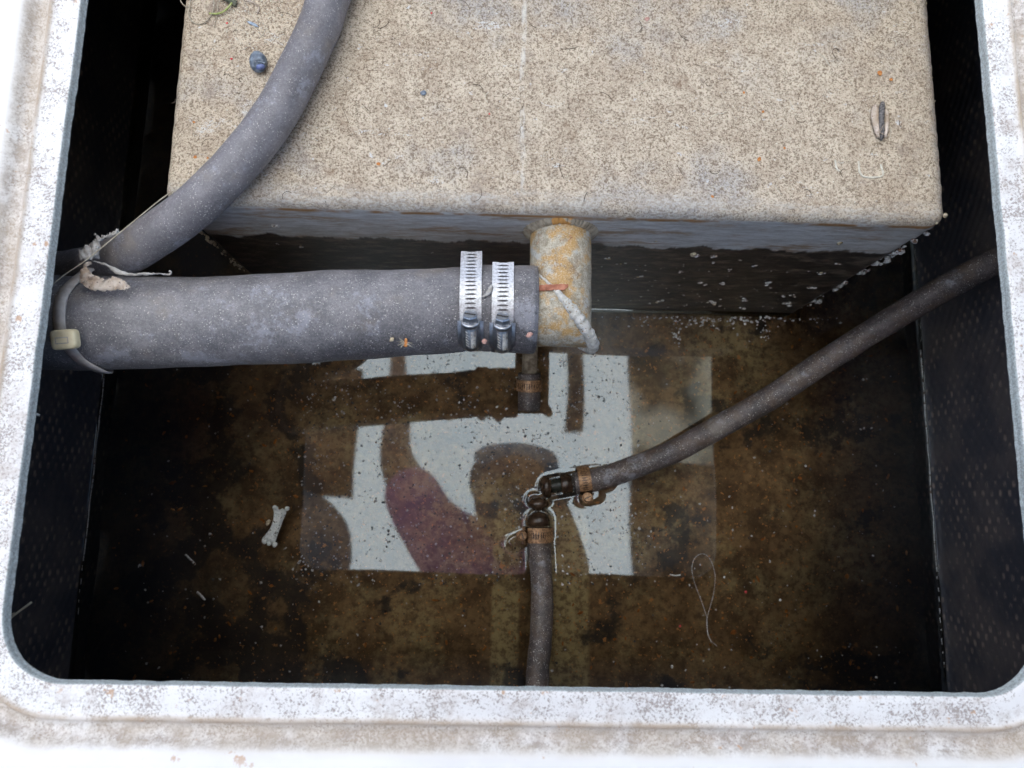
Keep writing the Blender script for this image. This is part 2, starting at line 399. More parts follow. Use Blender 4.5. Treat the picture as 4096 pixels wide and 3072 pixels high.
def spline(ctrl, n=12):                                # Catmull-Rom through the points
    c = [Vector(p) for p in ctrl]; c = [2 * c[0] - c[1]] + c + [2 * c[-1] - c[-2]]; out = []
    for i in range(1, len(c) - 2):
        for k in range(n):
            t = k / n; a, b, d, e = c[i - 1], c[i], c[i + 1], c[i + 2]
            out.append(.5 * ((2 * b) + (-a + d) * t + (2 * a - 5 * b + 4 * d - e) * t * t + (-a + 3 * b - 3 * d + e) * t ** 3))
    out.append(c[-2]); return out

def fbm(p, f, o=3):
    s = 0; a = 1
    for _ in range(o): s += a * mn.noise(p * f); f *= 2.1; a *= .5
    return s

# ------------------------------------------------------------------ structure: floor, walls, water
def wall_grid(name, p0, du, dv, nu, nv, mat, amp=.0012):
    v = []; f = []; n = du.cross(dv).normalized()
    for j in range(nv + 1):
        for i in range(nu + 1):
            p = p0 + du * (i / nu) + dv * (j / nv); v.append(p + n * amp * fbm(p, 22, 3))
    for j in range(nv):
        for i in range(nu): f.append((j * (nu + 1) + i, j * (nu + 1) + i + 1, (j + 1) * (nu + 1) + i + 1, (j + 1) * (nu + 1) + i))
    return link(name, v, f, mat, kind='structure')
top = ZR - .006 + .02
hz = Vector((0, 0, ZR - .012 - ZB))
WL = wall_grid('bilge_wall', Vector((WXL, WYT, ZB)), Vector((0, WYB - WYT, 0)), hz, 120, 60, M['wall'])
WR = wall_grid('bilge_wall', Vector((WXR, WYB, ZB)), Vector((0, WYT - WYB, 0)), hz, 120, 60, M['wall'])
wall_grid('bilge_wall', Vector((WXL, WYB, ZB)), Vector((WXR - WXL, 0, 0)), hz, 100, 30, M['wall'])
wall_grid('bilge_wall', Vector((WXR, WYT, ZB)), Vector((WXL - WXR, 0, 0)), hz, 100, 30, M['wall'])
wall_grid('bilge_floor', Vector((WXL - .004, WYB - .004, ZB)), Vector((WXR - WXL + .008, 0, 0)), Vector((0, WYT - WYB + .008, 0)), 160, 160, M['floor'], .003)

# positions the water has to rise against (pieces that float or stand in it)
RH = spline([P(2300, 1933, .006), P(2390, 1918, .009), P(2540, 1868, .014), P(2700, 1803, .020), P(2890, 1700, .036), P(3080, 1592, .052),
             P(3270, 1464, .069), P(3459, 1345, .087), P(3649, 1228, .105), P(3839, 1120, .123), P(4023, 1025, .138), P(4230, 925, .150)], 14)
BH = spline([P(2154, 2120, .006), P(2158, 2200, .006), P(2166, 2330, .010), P(2168, 2450, .014), P(2160, 2580, .018), P(2150, 2700, .022), P(2148, 2850, .028), P(2150, 3080, .034)], 12)
ax_r = (P(2192, 1945, .004) - P(2390, 1918, .006)).normalized()
ax_b = (P(2154, 2000, .004) - P(2156, 2180, .004)).normalized()
plug_r = P(2270, 1936, .003); plug_b = P(2154, 2085, .003)

def seg_d(px, py, a, b):
    ax, ay, bx, by = a[0], a[1], b[0], b[1]; dx, dy = bx - ax, by - ay
    t = np.clip(((px - ax) * dx + (py - ay) * dy) / (dx * dx + dy * dy), 0, 1)
    return np.hypot(px - ax - t * dx, py - ay - t * dy)
def axis_lines(lo, hi, coarse, dense):
    xs = [lo]
    while xs[-1] < hi:
        st = coarse
        for a, b, s in dense:
            if a <= xs[-1] < b: st = min(st, s)
        xs.append(min(hi, xs[-1] + st))
    return np.array(xs)
def build_water():
    cx = plug_b.x; cy = plug_b.y
    xs = axis_lines(WXL, WXR, .012, [(cx - .045, cx + .075, .0009), (P(1000, 2100, 0).x, P(1160, 2100, 0).x, .0014)])
    ys = axis_lines(WYB, WYT, .012, [(cy - .050, cy + .055, .0009)])
    X, Y = np.meshgrid(xs, ys)
    d = np.full(X.shape, 9.)
    def cap(a, b, r): nonlocal d; d = np.minimum(d, seg_d(X, Y, a, b) - r)
    cap(BH[4], plug_b, .0105); cap(BH[10], BH[24], .0095)
    e = plug_b + ax_b * .020; cap(e - Vector((.004, 0, 0)), e + Vector((.004, 0, 0)), .0055)
    cap(P(2055, 2168, 0), P(2100, 2150, 0), .0048)
    e2 = P(2195, 1950, 0); cap(e2, P(2330, 1925, 0), .0088); cap(P(2345, 1985, 0), P(2372, 1975, 0), .0060)
    cap(RH[6], RH[16], .0095)
    d = np.maximum(d, 0)
    Z = .0020 * np.exp(-d / .0016) 
    Z += .00012 * np.sin(X * 31 + Y * 17) * np.cos(Y * 23) 
    v = np.stack([X, Y, Z], -1).reshape(-1, 3).tolist(); nx = len(xs); ny = len(ys)
    f = [(j * nx + i, j * nx + i + 1, (j + 1) * nx + i + 1, (j + 1) * nx + i) for j in range(ny - 1) for i in range(nx - 1)]
    # the surface climbs the walls and the tank front by a millimetre or two
    def fillet(a, b, n, k=60):
        base = len(v); m = 6
        for i in range(k + 1):
            p = a.lerp(b, i / k); w = .0012 * (.75 + .5 * mn.noise(p * 60))
            for j in range(m):
                t = j / (m - 1); q = p + n * (.0001 + .004 * t * t + .0006 * t); v.append([q.x, q.y, .0002 + w * math.exp(-t * 3.2)])
        for i in range(k):
            for j in range(m - 1):
                q = base + i * m + j; f.append((q, q + 1, q + m + 1, q + m))
    fillet(Vector((WXL, WYB, 0)), Vector((WXL, WYT, 0)), Vector((1, 0, 0)))
    fillet(Vector((WXR, WYB, 0)), Vector((WXR, WYT, 0)), Vector((-1, 0, 0)))
    fillet(Vector((XL, YF, 0)), Vector((XR, YF, 0)), Vector((0, -1, 0)))
    link('water', v, f, M['water'], kind='structure')
build_water()

# pale line where the water touches the side walls
def waterline(wall, x, y0, y1, y2, sg):
    m = MB(); rnd = random.Random(int(x * 100))
    pts = []; y = y0
    while y > y1: pts.append(Vector((x + sg * (.0022 + .0006 * mn.noise(Vector((y * 40, 0, 0)))), y, .0008))); y -= .004
    m.tube(pts, [.00045 * (.7 + .9 * abs(mn.noise(p * 150))) for p in pts], 6)
    while y > y2:
        l = rnd.uniform(.001, .006); a = x + sg * .002 + rnd.uniform(-.0005, .0005)
        m.tube([(a, y, .0008), (a + rnd.uniform(-.0004, .0004), y - l, .0008)], .0003, 5); y -= l + rnd.uniform(.002, .008)
    m.link('pale_line', M['crust'], wall, kind='stuff')
waterline(WL, WXL, P(404, 1500, 0).y, P(330, 2250, 0).y, P(310, 2450, 0).y, 1)
waterline(WR, WXR, P(3690, 1400, 0).y, P(3755, 2290, 0).y, P(3765, 2650, 0).y, -1)

# ------------------------------------------------------------------ fuel tank
def build_tank():
    root = thing('fuel_tank', 'weathered aluminium fuel tank with cream speckled top standing in the bilge water', 'fuel tank', ((XL + XR) / 2, (YF + .56) / 2, ZB))
    r = .0105; y1 = .58; z0 = ZB + .004
    def lines(a, b, st, e): 
        n1 = [a, a + .002, a + .004, a + .006, a + .008, a + .010, a + .0125, a + .016]; n2 = [b - (q - a) for q in n1][::-1]
        m = int((b - a - .032) / st); return n1 + [a + .016 + (b - a - .032) * i / m for i in range(1, m)] + n2
    xs = lines(XL, XR, .0022, 0); ys = lines(YF, y1, .0022, 0); zs = lines(z0, ZT, .003, 0)
    I = {}; v = []; f = []
    nx, ny, nz = len(xs) - 1, len(ys) - 1, len(zs) - 1
    def vid(i, j, k):
        if (i, j, k) not in I:
            p = Vector((xs[i], ys[j], zs[k])); q = Vector((min(max(p.x, XL + r), XR - r), min(max(p.y, YF + r), y1 - r), min(max(p.z, z0 + r), ZT - r)))
            d = p - q; n = d.normalized(); p = q + n * r
            amp = .00022 * fbm(p, 110, 3) + .0004 * mn.noise(p * 7)
            # weld shoulder on the front and right upper edges
            ty = (p.y - YF); tz = ZT - p.z; e = math.exp(-((ty - .004) / .006) ** 2 - ((tz - .003) / .006) ** 2) if ty < .03 and tz < .03 else 0
            tx = XR - p.x; tx2 = p.x - XL; e2 = math.exp(-((min(tx, tx2) - .003) / .006) ** 2 - ((tz - .003) / .006) ** 2) if min(tx, tx2) < .03 and tz < .03 else 0
            amp += (e + e2 * .7) * (.0008 + .0007 * fbm(Vector((p.x * 1.0, p.y, p.z)), 130, 2))
            if abs(p.x - XR) < .03 and ty < .03 and tz < .03: amp += .0018 * max(0, fbm(p, 110, 3)) * math.exp(-((tx + ty) / .02) ** 2)
            I[(i, j, k)] = len(v); v.append(p + n * amp)
        return I[(i, j, k)]
    for i in range(nx):
        for j in range(ny): f.append((vid(i, j, nz), vid(i + 1, j, nz), vid(i + 1, j + 1, nz), vid(i, j + 1, nz)))
        for k in range(nz): f.append((vid(i, 0, k), vid(i + 1, 0, k), vid(i + 1, 0, k + 1), vid(i, 0, k + 1)))
    for j in range(ny):
        for k in range(nz):
            f.append((vid(0, j, k), vid(0, j, k + 1), vid(0, j + 1, k + 1), vid(0, j + 1, k)))
            f.append((vid(nx, j, k), vid(nx, j + 1, k), vid(nx, j + 1, k + 1), vid(nx, j, k + 1)))
    o = link('tank_body', v, f, M['tank'], root)
    # material coordinates are world coordinates: keep the body's own origin at the world origin
    off = Vector(root['_w']); o.data.transform(Matrix.Translation(off)); o.location = -off; o['_w'] = (0, 0, 0)

    # filler neck: short pipe out of the tank, mitred into a second pipe that carries the hose
    zA = .198; rA = .0216; rB = .0254
    c1 = P(2112, 1088, zA); c2 = P(2374, 1392, zA)            # inner and outer corner of the mitre
    xa = (P(2110, 1100, zA).x + P(2372, 1100, zA).x) / 2; yb = (P(2112, 1086, zA).y + P(2112, 1392, zA).y) / 2
    sl = (c2.y - c1.y) / (c2.x - c1.x); seg = 56
    v = []; f = []; n = 16
    for i in range(n + 1):
        for k in range(seg):
            a = 2 * math.pi * k / seg; x = xa + rA * math.cos(a); z = zA + rA * math.sin(a); ye = c1.y + (x - c1.x) * sl; ys_ = YF + .003
            p = Vector((x, ys_ + (ye - ys_) * i / n, z)); v.append(p + Vector((math.cos(a), 0, math.sin(a))) * .0004 * fbm(p, 120, 2))
    for i in range(n):
        for k in range(seg): f.append((i * seg + k, (i + 1) * seg + k, (i + 1) * seg + (k + 1) % seg, i * seg + (k + 1) % seg))
    f.append(tuple(n * seg + k for k in range(seg)))
    link('filler_neck', v, f, M['pipe'], root)
    v = []; f = []; x0 = P(1900, 1245, zA).x
    for i in range(n + 1):
        for k in range(seg):
            a = 2 * math.pi * k / seg; y = yb + rB * math.cos(a); z = zA + rB * math.sin(a)
            yc = max(min(y, c1.y), c2.y); xe = c1.x + (yc - c1.y) / sl
            p = Vector((x0 + (xe - x0) * i / n, y, z)); v.append(p + Vector((0, math.cos(a), math.sin(a))) * .0004 * fbm(p, 120, 2))
    for i in range(n):
        for k in range(seg): f.append((i * seg + k, i * seg + (k + 1) % seg, (i + 1) * seg + (k + 1) % seg, (i + 1) * seg + k))
    f.append(tuple(range(seg))[::-1]); f.append(tuple(n * seg + k for k in range(seg)))
    link('side_pipe', v, f, M['pipe'], root)
    # weld over the mitre: follows the ellipse where both pipes meet, thick at the outer corner
    m = MB(); pts = []; rr = []
    for i in range(90):
        a = math.radians(-60 + 240 * i / 89); y = yb + rB * math.cos(math.pi - a); z = zA + rB * 1.0 * math.sin(a)
        yc = max(min(y, c1.y), c2.y); x = c1.x + (yc - c1.y) / sl
        t = i / 89; pts.append(Vector((x + .0004 * math.sin(i * 1.4), y, z - .0004)))
    pts = pts[::-1]
    k0 = 22; pts = pts[k0 - 22:]
    for i, p in enumerate(pts):
        w = max(0, min(1, (xa + .010 - p.x) / -.012 + .2)) if False else 1
        s_ = (p.x - c1.x) / (c2.x - c1.x); rad = .0012 + .0028 * max(0, min(1, (s_ - .30) / .35))
        rr.append(rad * (1 + .10 * math.sin(i * 2.2)))
    m.tube(pts, rr, 14); m.link('mitre_weld', M['weldw'], root)
    # ripple weld ring where the neck leaves the tank: overlapping coin-like scallops
    m = MB(); cnt = 54
    for i in range(cnt):
        a = 2 * math.pi * i / cnt; big = .0042 + .0022 * abs(math.cos(a)); rad = rA + .0026
        c = Vector((xa + rad * math.cos(a), YF + .0010, zA + rad * math.sin(a)))
        radial = Vector((math.cos(a), 0, math.sin(a))); tang = Vector((-math.sin(a), 0, math.cos(a)))
        tilt = (Vector((0, -1, 0)) * .7 + radial * .7).normalized(); u = tilt.cross(tang).normalized()
        A = Matrix((tang, u, tilt)).transposed()
        m.blob(c + tang * .0006 * (i % 2), (.0028, big * 1.05, .0026), i, 2, .10, 1.2, A)
    m.link('ripple_weld', M['weld'], root)
    # small outlet low on the front, with its hose stub and clamp, mostly under water
    q0 = PY(2120, 1330, YF); zz = .012
    a0 = Vector((P(2122, 1400, zz).x, YF + .002, zz)); a1 = P(2118, 1500, zz - .006); a2 = P(2116, 1640, zz - .016)
    MB().tube([a0, a1], .0074, 24).link('outlet_spigot', M['spigot'], root)
    return root, xa, yb, zA, rA, rB, a1, a2
TANK, XA, YBP, ZA, RA, RB, O1, O2 = build_tank()

# ------------------------------------------------------------------ hoses
def rough_tube(name, pts, rad, mat, seg=48, amp=.0005, freq=60, parent=None, loc=None, grit=0):
    m = MB(); m.tube(pts, rad, seg)
    for i, p in enumerate(m.v): pass
    n = len(pts)
    for i in range(n):
        for k in range(seg):
            p = m.v[i * seg + k]; d = (p - Vector(pts[i])).normalized()
            a = amp * fbm(p, freq, 3)
            if grit: a += grit * max(0, mn.noise(p * 700)) 
            m.v[i * seg + k] = p + d * a
    return m.link(name, mat, parent, loc)

big = spline([P(-60, 1292, .224), P(170, 1290, .222), P(405, 1294, .220), P(886, 1284, .213), P(1400, 1262, .205), P(1700, 1247, .2015), P(1830, 1240, ZA), Vector((P(1960, 1240, ZA).x, YBP, ZA)), Vector((P(2138, 1240, ZA).x, YBP, ZA))], 14)
nb = len(big); rb = []
for p in big:
    r = .0300 + .0006 * math.sin(p.x * 40)
    for cx_ in (P(1880, 1240, ZA).x, P(2010, 1240, ZA).x):
        r -= .0010 * math.exp(-((p.x - cx_) / .006) ** 2)
    rb.append(r)
BIG = thing('filler_hose', 'thick dusty black rubber hose running from the left rim to the clamped pipe', 'hose', big[nb // 2])
rough_tube('hose_body', big, rb, M['hose_big'], 72, .0007, 40, BIG)
# open end of the hose shows its cut wall
e = big[-1]; mm = MB()
prof = [(0, .0302), (.0012, .0300), (.0018, .0288), (.0018, .0262), (.0004, .0258)]
mm.lathe(e - Vector((.0004, 0, 0)), (1, 0, 0), prof, 72)
mm.link('cut_end', M['hose_big'], BIG)

vent = spline([P(1440, -420, ZT + .0150), P(1375, -180, ZT + .0150), P(1312, 0, ZT + .0150), P(1278, 105, ZT + .0150), P(1186, 301, ZT + .0150), P(1083, 484, ZT + .0150), P(943, 660, ZT + .0155), P(785, 820, ZT + .0150), P(627, 938, .240), P(510, 1013, .231),
               P(400, 1056, .220), P(290, 1080, .207), P(180, 1088, .201), P(0, 1090, .199)], 12)
VENT = thing('vent_hose', 'thinner grey rubber hose curving down across the tank top to the left rim', 'hose', vent[len(vent) // 2])
rough_tube('hose_body', vent, .01335, M['hose_vent'], 48, .0004, 50, VENT)

RHT = thing('drain_hose', 'thin muddy hose slanting up from the water to the right wall', 'hose', RH[len(RH) // 2])
rough_tube('hose_body', RH, .01060, M['hose_small'], 40, .0005, 70, RHT, grit=.0004)
BHT = thing('drain_hose', 'short gritty hose lying straight towards the bottom rim', 'hose', BH[len(BH) // 2])
rough_tube('hose_body', BH, [.0118 - .0018 * min(1, i / 20) for i in range(len(BH))], M['hose_small'], 40, .0007, 70, BHT, grit=.0006)
OST = thing('outlet_hose', 'dark hose stub under the water below the corroded elbow', 'hose', (O1 + O2) / 2)
MB().tube(spline([O1 + (O1 - O2) * .05, O1.lerp(O2, .5), O2], 6), .0108, 28).link('hose_body', M['hose_small'], OST)

# plugs closing the two loose hose ends
def plug(label, base, ax, bulb_t, bulb_r, thread, g):
    root = thing('hose_plug', label, 'plug', base, g)
    m = MB(); m.lathe(base - ax * .004, ax, [(0, .0088), (.009, .0088), (.0102, .0078), (.0104, .0062)] if thread else [(0, .0108), (.005, .0106), (.009, .0092), (.0115, .0062), (.0125, .0045)], 32)
    m.link('collar', M['mud'], root)
    if thread:
        m = MB(); pr = []
        for i in range(7):
            t = .0102 + i * .0013; pr += [(t, .0060), (t + .00045, .0071), (t + .0008, .0071)]
        pr += [(.0195, .0060), (.0215, .0055)]
        m.lathe(base - ax * .004, ax, pr, 32); m.link('thread', M['thread'], root)
    m = MB(); L = bulb_t
    m.lathe(base, ax, [(L - .0075, .0042), (L - .0056, bulb_r * .62), (L - .0042, bulb_r * .92), (L - .0020, bulb_r), (L + .0005, bulb_r * .93), (L + .0030, bulb_r * .68), (L + .0045, bulb_r * .32), (L + .0048, .0004)], 32)
    m.link('bulb', M['mud'], root); return root
plug('dark threaded plug with mushroom tip in the end of the slanting hose', plug_r, ax_r, .0215, .0108, True, 'brown plugs in the loose hose ends')
plug('brown plug with round bulb in the upper end of the short straight hose', plug_b, ax_b, .0175, .0100, False, 'brown plugs in the loose hose ends')

# ------------------------------------------------------------------ hose clamps
def clamp(label, c, axis, ndir, R, w, mat, tail=None, pitch=.0030, slots=(-20, 110), hs=1.0, rev=1, group='worm drive hose clamps'):
    """c centre on the hose axis, ndir radial direction of the screw housing, tail=(leave angle deg, length) of the loose band end"""
    A = Vector(axis).normalized(); N = Vector(ndir); N = (N - N.dot(A) * A).normalized(); T = A.cross(N) * rev
    root = thing('hose_clamp', label, 'hose clamp', Vector(c) + N * R, group)
    def pt(ang, s, r):                                    # ang measured from the housing towards T
        a = math.radians(ang); return Vector(c) + (N * math.cos(a) + T * math.sin(a)) * r + A * s
    th = .0007
    # plain inner strap, darkened to stand for shadow inside the slots
    m = MB(); n = 72; v = []; f = []
    for i in range(n):
        a = 360 * i / n
        for s, r in ((-w / 2, R), (-w / 2, R + th), (w / 2, R + th), (w / 2, R)): v.append(pt(a, s, r))
    for i in range(n):
        j = (i + 1) % n
        for q in range(4): f.append((i * 4 + q, j * 4 + q, j * 4 + (q + 1) % 4, i * 4 + (q + 1) % 4))
    m.add(v, f); m.link('strap', M['slot_shade'] if mat is M['steel'] else M['mud'], root, auto=.6)
    # outer perforated strap: a row of rungs with slanted slots between them
    def path(d):                                          # arc length -> frame, leaves the circle as a straight tail
        r = R + 2 * th; a = slots[0] + math.degrees(d / r); am = tail[0] if tail else 999
        if a <= am: an = math.radians(a); nn = N * math.cos(an) + T * math.sin(an); return Vector(c) + nn * r, nn
        an = math.radians(am); nn = N * math.cos(an) + T * math.sin(an); tt = -N * math.sin(an) + T * math.cos(an); ex = (math.radians(a - am)) * r
        return Vector(c) + nn * (r + .06 * ex) + tt * ex, nn
    L = math.radians((tail[0] if tail else slots[1]) - slots[0]) * (R + 2 * th) + (tail[1] if tail else 0)
    k = int(L / pitch); ss = [-w / 2, -w * .27, -w * .13, w * .13, w * .27, w / 2]
    v = []; f = []; rows = []
    for i in range(k + 1):
        for q, half in ((0, -1), (1, 1)):
            row = []
            for si, s in enumerate(ss):
                hw = {0: .5, 1: .5, 2: .27, 3: .22, 4: .5, 5: .5}[si] if False else [.5, .47, .29, .27, .45, .5][si]
                d = i * pitch + half * pitch * hw + (.0003 * (s / w))
                p, nn = path(max(0, d)); row.append((p + A * s, nn))
            rows.append(row)
    for row in rows:
        for p, nn in row: v.append(p)
        for p, nn in row: v.append(p - nn * th)
    nr = len(ss)
    def quad(a, b, cc, d): f.append((a, b, cc, d))
    for ri in range(len(rows) - 1):
        b0, b1 = ri * 2 * nr, (ri + 1) * 2 * nr
        if ri % 2 == 0: cols = range(nr - 1)              # rung
        else: cols = (0, nr - 2)                          # rails beside the slot
        for ci in cols:
            quad(b0 + ci, b0 + ci + 1, b1 + ci + 1, b1 + ci); quad(b0 + nr + ci, b1 + nr + ci, b1 + nr + ci + 1, b0 + nr + ci + 1)
        for ci in (0, nr - 1): quad(b0 + ci, b1 + ci, b1 + nr + ci, b0 + nr + ci)
        if ri % 2 == 0:
            for ci in range(1, nr - 2):
                quad(b0 + ci, b0 + nr + ci, b0 + nr + ci + 1, b0 + ci + 1); quad(b1 + ci, b1 + ci + 1, b1 + nr + ci + 1, b1 + nr + ci)
        else:
            for ci in (1, nr - 2): quad(b0 + ci, b1 + ci, b1 + nr + ci, b0 + nr + ci)
    m = MB(); m.add(v, f); m.link('slotted_band', mat, root, smooth=False)
    # housing: flanges and dome with stamped strokes
    h = hs; base = R + 2 * th; m = MB()
    Fm = Matrix((A, T, N)).transposed(); o = Vector(c) + N * base
    v = []; f = []; nu, nv_ = 24, 30; Lh = .0240 * h; rd = .0058 * h
    for j in range(nv_ + 1):
        t = j / nv_; y = -Lh * .72 + Lh * t                  # along the screw
        e_ = 1 - max(0, (.30 - t) / .30); sc = math.sqrt(max(0, 1 - (1 - e_) ** 2))
        wf = (w / 2 + .0014 * h) * (math.sqrt(max(.0, 1 - max(0, (.34 - t) / .345) ** 2)) * .96 + .04)
        sag = -(R - math.sqrt(max(0, R * R - y * y * .8)))
        for i in range(nu + 1):
            s = -1 + 2 * i / nu; x = s * wf; rr = rd * (.25 + .75 * sc)
            hgt = math.sqrt(max(0, rr * rr - x * x)) * sc * 1.25 if abs(x) < rr else 0
            fl = .0006 * h; z = max(fl, hgt) + sag * (1 if hgt <= fl else .35)
            v.append(o + Fm @ Vector((x, y, z)))
    for j in range(nv_):
        for i in range(nu): q = j * (nu + 1) + i; f.append((q, q + 1, q + nu + 2, q + nu + 1))
    m.add(v, f); hm = M['shiny'] if mat is M['steel'] else mat; ho = m.link('screw_housing', hm, root)
    m = MB()
    rnd = random.Random(5)
    for j in range(13):
        y = -Lh * .42 + j * Lh * .042
        x0_, x1_ = (.0002 * h, .0036 * h); zt = math.sqrt(max(0, rd * rd - (x1_ * .6) ** 2)) * 1.25
        m.tube([o + Fm @ Vector((x, y + .0002 * rnd.uniform(-1, 1), math.sqrt(max(0, rd * rd - x * x)) * 1.25 + .00002 + sag_(y, R))) for x in (x0_, (x0_ + x1_) / 2, x1_)], .00030 * h, 6)
        if j % 2: m.tube([o + Fm @ Vector((x, y + .0006 * kk, math.sqrt(max(0, rd * rd - x * x)) * 1.25 + .00002 + sag_(y, R))) for kk, x in enumerate((-.0008 * h, -.0020 * h, -.0031 * h))], .00030 * h, 6)
    m.link('stamped_letters', M['weldw'] if mat is M['steel'] else mat, root)
    # collar and slotted hex screw
    so = o + Fm @ Vector((0, Lh * .24, .0044 * h)); tl = (T + N * .10).normalized()
    m = MB(); m.lathe(so, tl, [(0, .0050 * h), (.0012 * h, .0060 * h), (.0030 * h, .0062 * h), (.0038 * h, .0060 * h), (.0038 * h, .0050 * h), (.0028 * h, .0044 * h)], 32); m.link('collar', hm, root)
    m = MB(); s0 = so + tl * .0030 * h
    m.lathe(s0, tl, [(0, .0050 * h), (.0048 * h, .0050 * h), (.0058 * h, .0045 * h)], 6, N)
    m.lathe(s0 + tl * .0056 * h, tl, [(0, .0043 * h), (.0006 * h, .0042 * h), (.0006 * h, .0036 * h), (.0003 * h, .0034 * h)], 24, N)
    sc_ = m.link('screw_head', hm, root, smooth=False)
    m = MB(); sx = (A * .96 + N * .28).normalized(); sn = tl.cross(sx).normalized(); SM = Matrix((sx, sn, tl)).transposed()
    m.box(s0 + tl * .0060 * h, (.0038 * h, .00055 * h, .00032 * h), SM); m.link('screw_slot', M['darkdust'], sc_, smooth=False)
    return root
def sag_(y, R): return -(R - math.sqrt(max(0, R * R - y * y * .8))) * .35

nd = Vector((0, -math.sin(math.radians(44)), math.cos(math.radians(44))))
c1 = Vector((P(1881, 1240, ZA + .028).x, YBP + .0008, ZA)); c2 = Vector((P(2010, 1240, ZA + .028).x, YBP, ZA))
clamp('bright steel clamp further from the elbow, its loose band end standing higher', c1, (1, .02, 0), nd, .0296, .0142, M['steel'], (72, .021), slots=(8, 99), rev=-1)
clamp('bright steel clamp nearest the elbow at the cut end of the thick hose', c2, (1, .01, 0), nd, .0296, .0142, M['steel'], (68, .014), slots=(8, 99), rev=-1)
clamp('rusty brown clamp round the end of the slanting hose', P(2336, 1925, .005), ax_r, P(2372, 2010, .002) - P(2336, 1925, .008) + Vector((0, 0, .011)), .0124, .0115, M['clamp2'], None, .0024, (35, 190), .85, 1)
clamp('rusty clamp round the plugged end of the short straight hose', P(2152, 2140, .004), ax_b, P(2075, 2150, .000) - P(2152, 2140, .003) + Vector((0, 0, .008)), .0130, .0135, M['clamp2'], None, .0024, (30, 200), .78, 1)
clamp('orange rusted clamp seen through the water on the dark hose stub', O1.lerp(O2, .28), O2 - O1, Vector((-.5, 0, -1)), .0110, .0112, M['clamp2'], None, .0024, (60, 300), .55, 1)

# ------------------------------------------------------------------ cable tie round both hoses
def cable_tie():
    # hull of the two hose circles in the y-z plane; x shifts along the loop
    yb_, zb_ = P(330, 1294, .2205).y, .2205; R1 = .0309
    yv, zv = P(290, 1080, .207).y, .207; R2 = .0140
    cand = []
    for (cy, cz, r) in ((yb_, zb_, R1), (yv, zv, R2)):
        for k in range(180): a = math.radians(k * 2); cand.append((cy + r * math.cos(a), cz + r * math.sin(a)))
    pts = sorted(set(cand))
    def cr(o, a, b): return (a[0] - o[0]) * (b[1] - o[1]) - (a[1] - o[1]) * (b[0] - o[0])
    lo = []; up = []
    for p in pts:
        while len(lo) >= 2 and cr(lo[-2], lo[-1], p) <= 0: lo.pop()
        lo.append(p)
    for p in reversed(pts):
        while len(up) >= 2 and cr(up[-2], up[-1], p) <= 0: up.pop()
        up.append(p)
    hull = lo[:-1] + up[:-1]
    H2 = []
    for i in range(len(hull)):
        a, b = hull[i], hull[(i + 1) % len(hull)]; d = math.hypot(b[0] - a[0], b[1] - a[1]); n = max(1, int(d / .0012))
        for k in range(n): H2.append((a[0] + (b[0] - a[0]) * k / n, a[1] + (b[1] - a[1]) * k / n))
    cy, cz = sum(p[0] for p in H2) / len(H2), sum(p[1] for p in H2) / len(H2)
    ys = [P(300, py, .24).y for py in (1000, 1060, 1200, 1360, 1440, 1490)]; xs = [P(px, 1200, .245).x for px in (330, 296, 268, 276, 318, 400)]
    def xat(y):
        if y >= ys[0]: return xs[0]
        for i in range(len(ys) - 1):
            if y >= ys[i + 1]: t = (ys[i] - y) / (ys[i] - ys[i + 1]); return xs[i] + (xs[i + 1] - xs[i]) * t
        return xs[-1]
    root = thing('cable_tie', 'dusty nylon cable tie binding the two left hoses together', 'cable tie', (xs[2], cy, cz + .03))
    v = []; f = []; n = len(H2); w = .0036; th = .0011
    C = [Vector((xat(y), y, z)) for y, z in H2]
    for _ in range(6): C = [Vector(((C[i - 1].x + C[i].x * 2 + C[(i + 1) % n].x) / 4, C[i].y, C[i].z)) for i in range(n)]
    for i in range(n):
        t = (C[(i + 1) % n] - C[i - 1]).normalized(); out = Vector((0, C[i].y - cy, C[i].z - cz)); 
        tyz = Vector((0, t.y, t.z)).normalized(); nn = Vector((0, tyz.z, -tyz.y)); nn = nn if nn.dot(out) > 0 else -nn
        s = t.cross(nn).normalized()
        for a, b in ((-w, 0), (-w * .9, th), (w * .9, th), (w, 0)): v.append(C[i] + s * a + nn * b)
    for i in range(n):
        j = (i + 1) % n
        for q in range(4): f.append((i * 4 + q, j * 4 + q, j * 4 + (q + 1) % 4, i * 4 + (q + 1) % 4))
    link('strap', v, f, M['tie'], root, smooth=True)
    hc = P(262, 1358, .2535); A = Matrix.Rotation(math.radians(14), 3, 'X') @ Matrix.Rotation(math.radians(6), 3, 'Z')
    bm = bmesh.new(); bmesh.ops.create_icosphere(bm, subdivisions=4, radius=1); vv = []
    for p in bm.verts:
        q = [math.copysign(abs(c_) ** .38, c_) for c_ in p.co]; L_ = 1.0
        vv.append(hc + A @ Vector((q[0] * .0074, q[1] * .0060, q[2] * .0040)))
    hd = link('head', vv, [tuple(q.index for q in g.verts) for g in bm.faces], M['tiehead'], root); bm.free()
    m = MB()
    for dx, dy, hx, hy in ((0, .0012, .0036, .0003), (0, -.0022, .0036, .0003), (-.0036, -.0005, .0003, .002), (.0036, -.0005, .0003, .002)):
        m.box(hc + A @ Vector((dx, dy, .0037)), (hx, hy, .0003), A)
    m.link('moulded_mark', M['tie'], hd, smooth=False)
cable_tie()

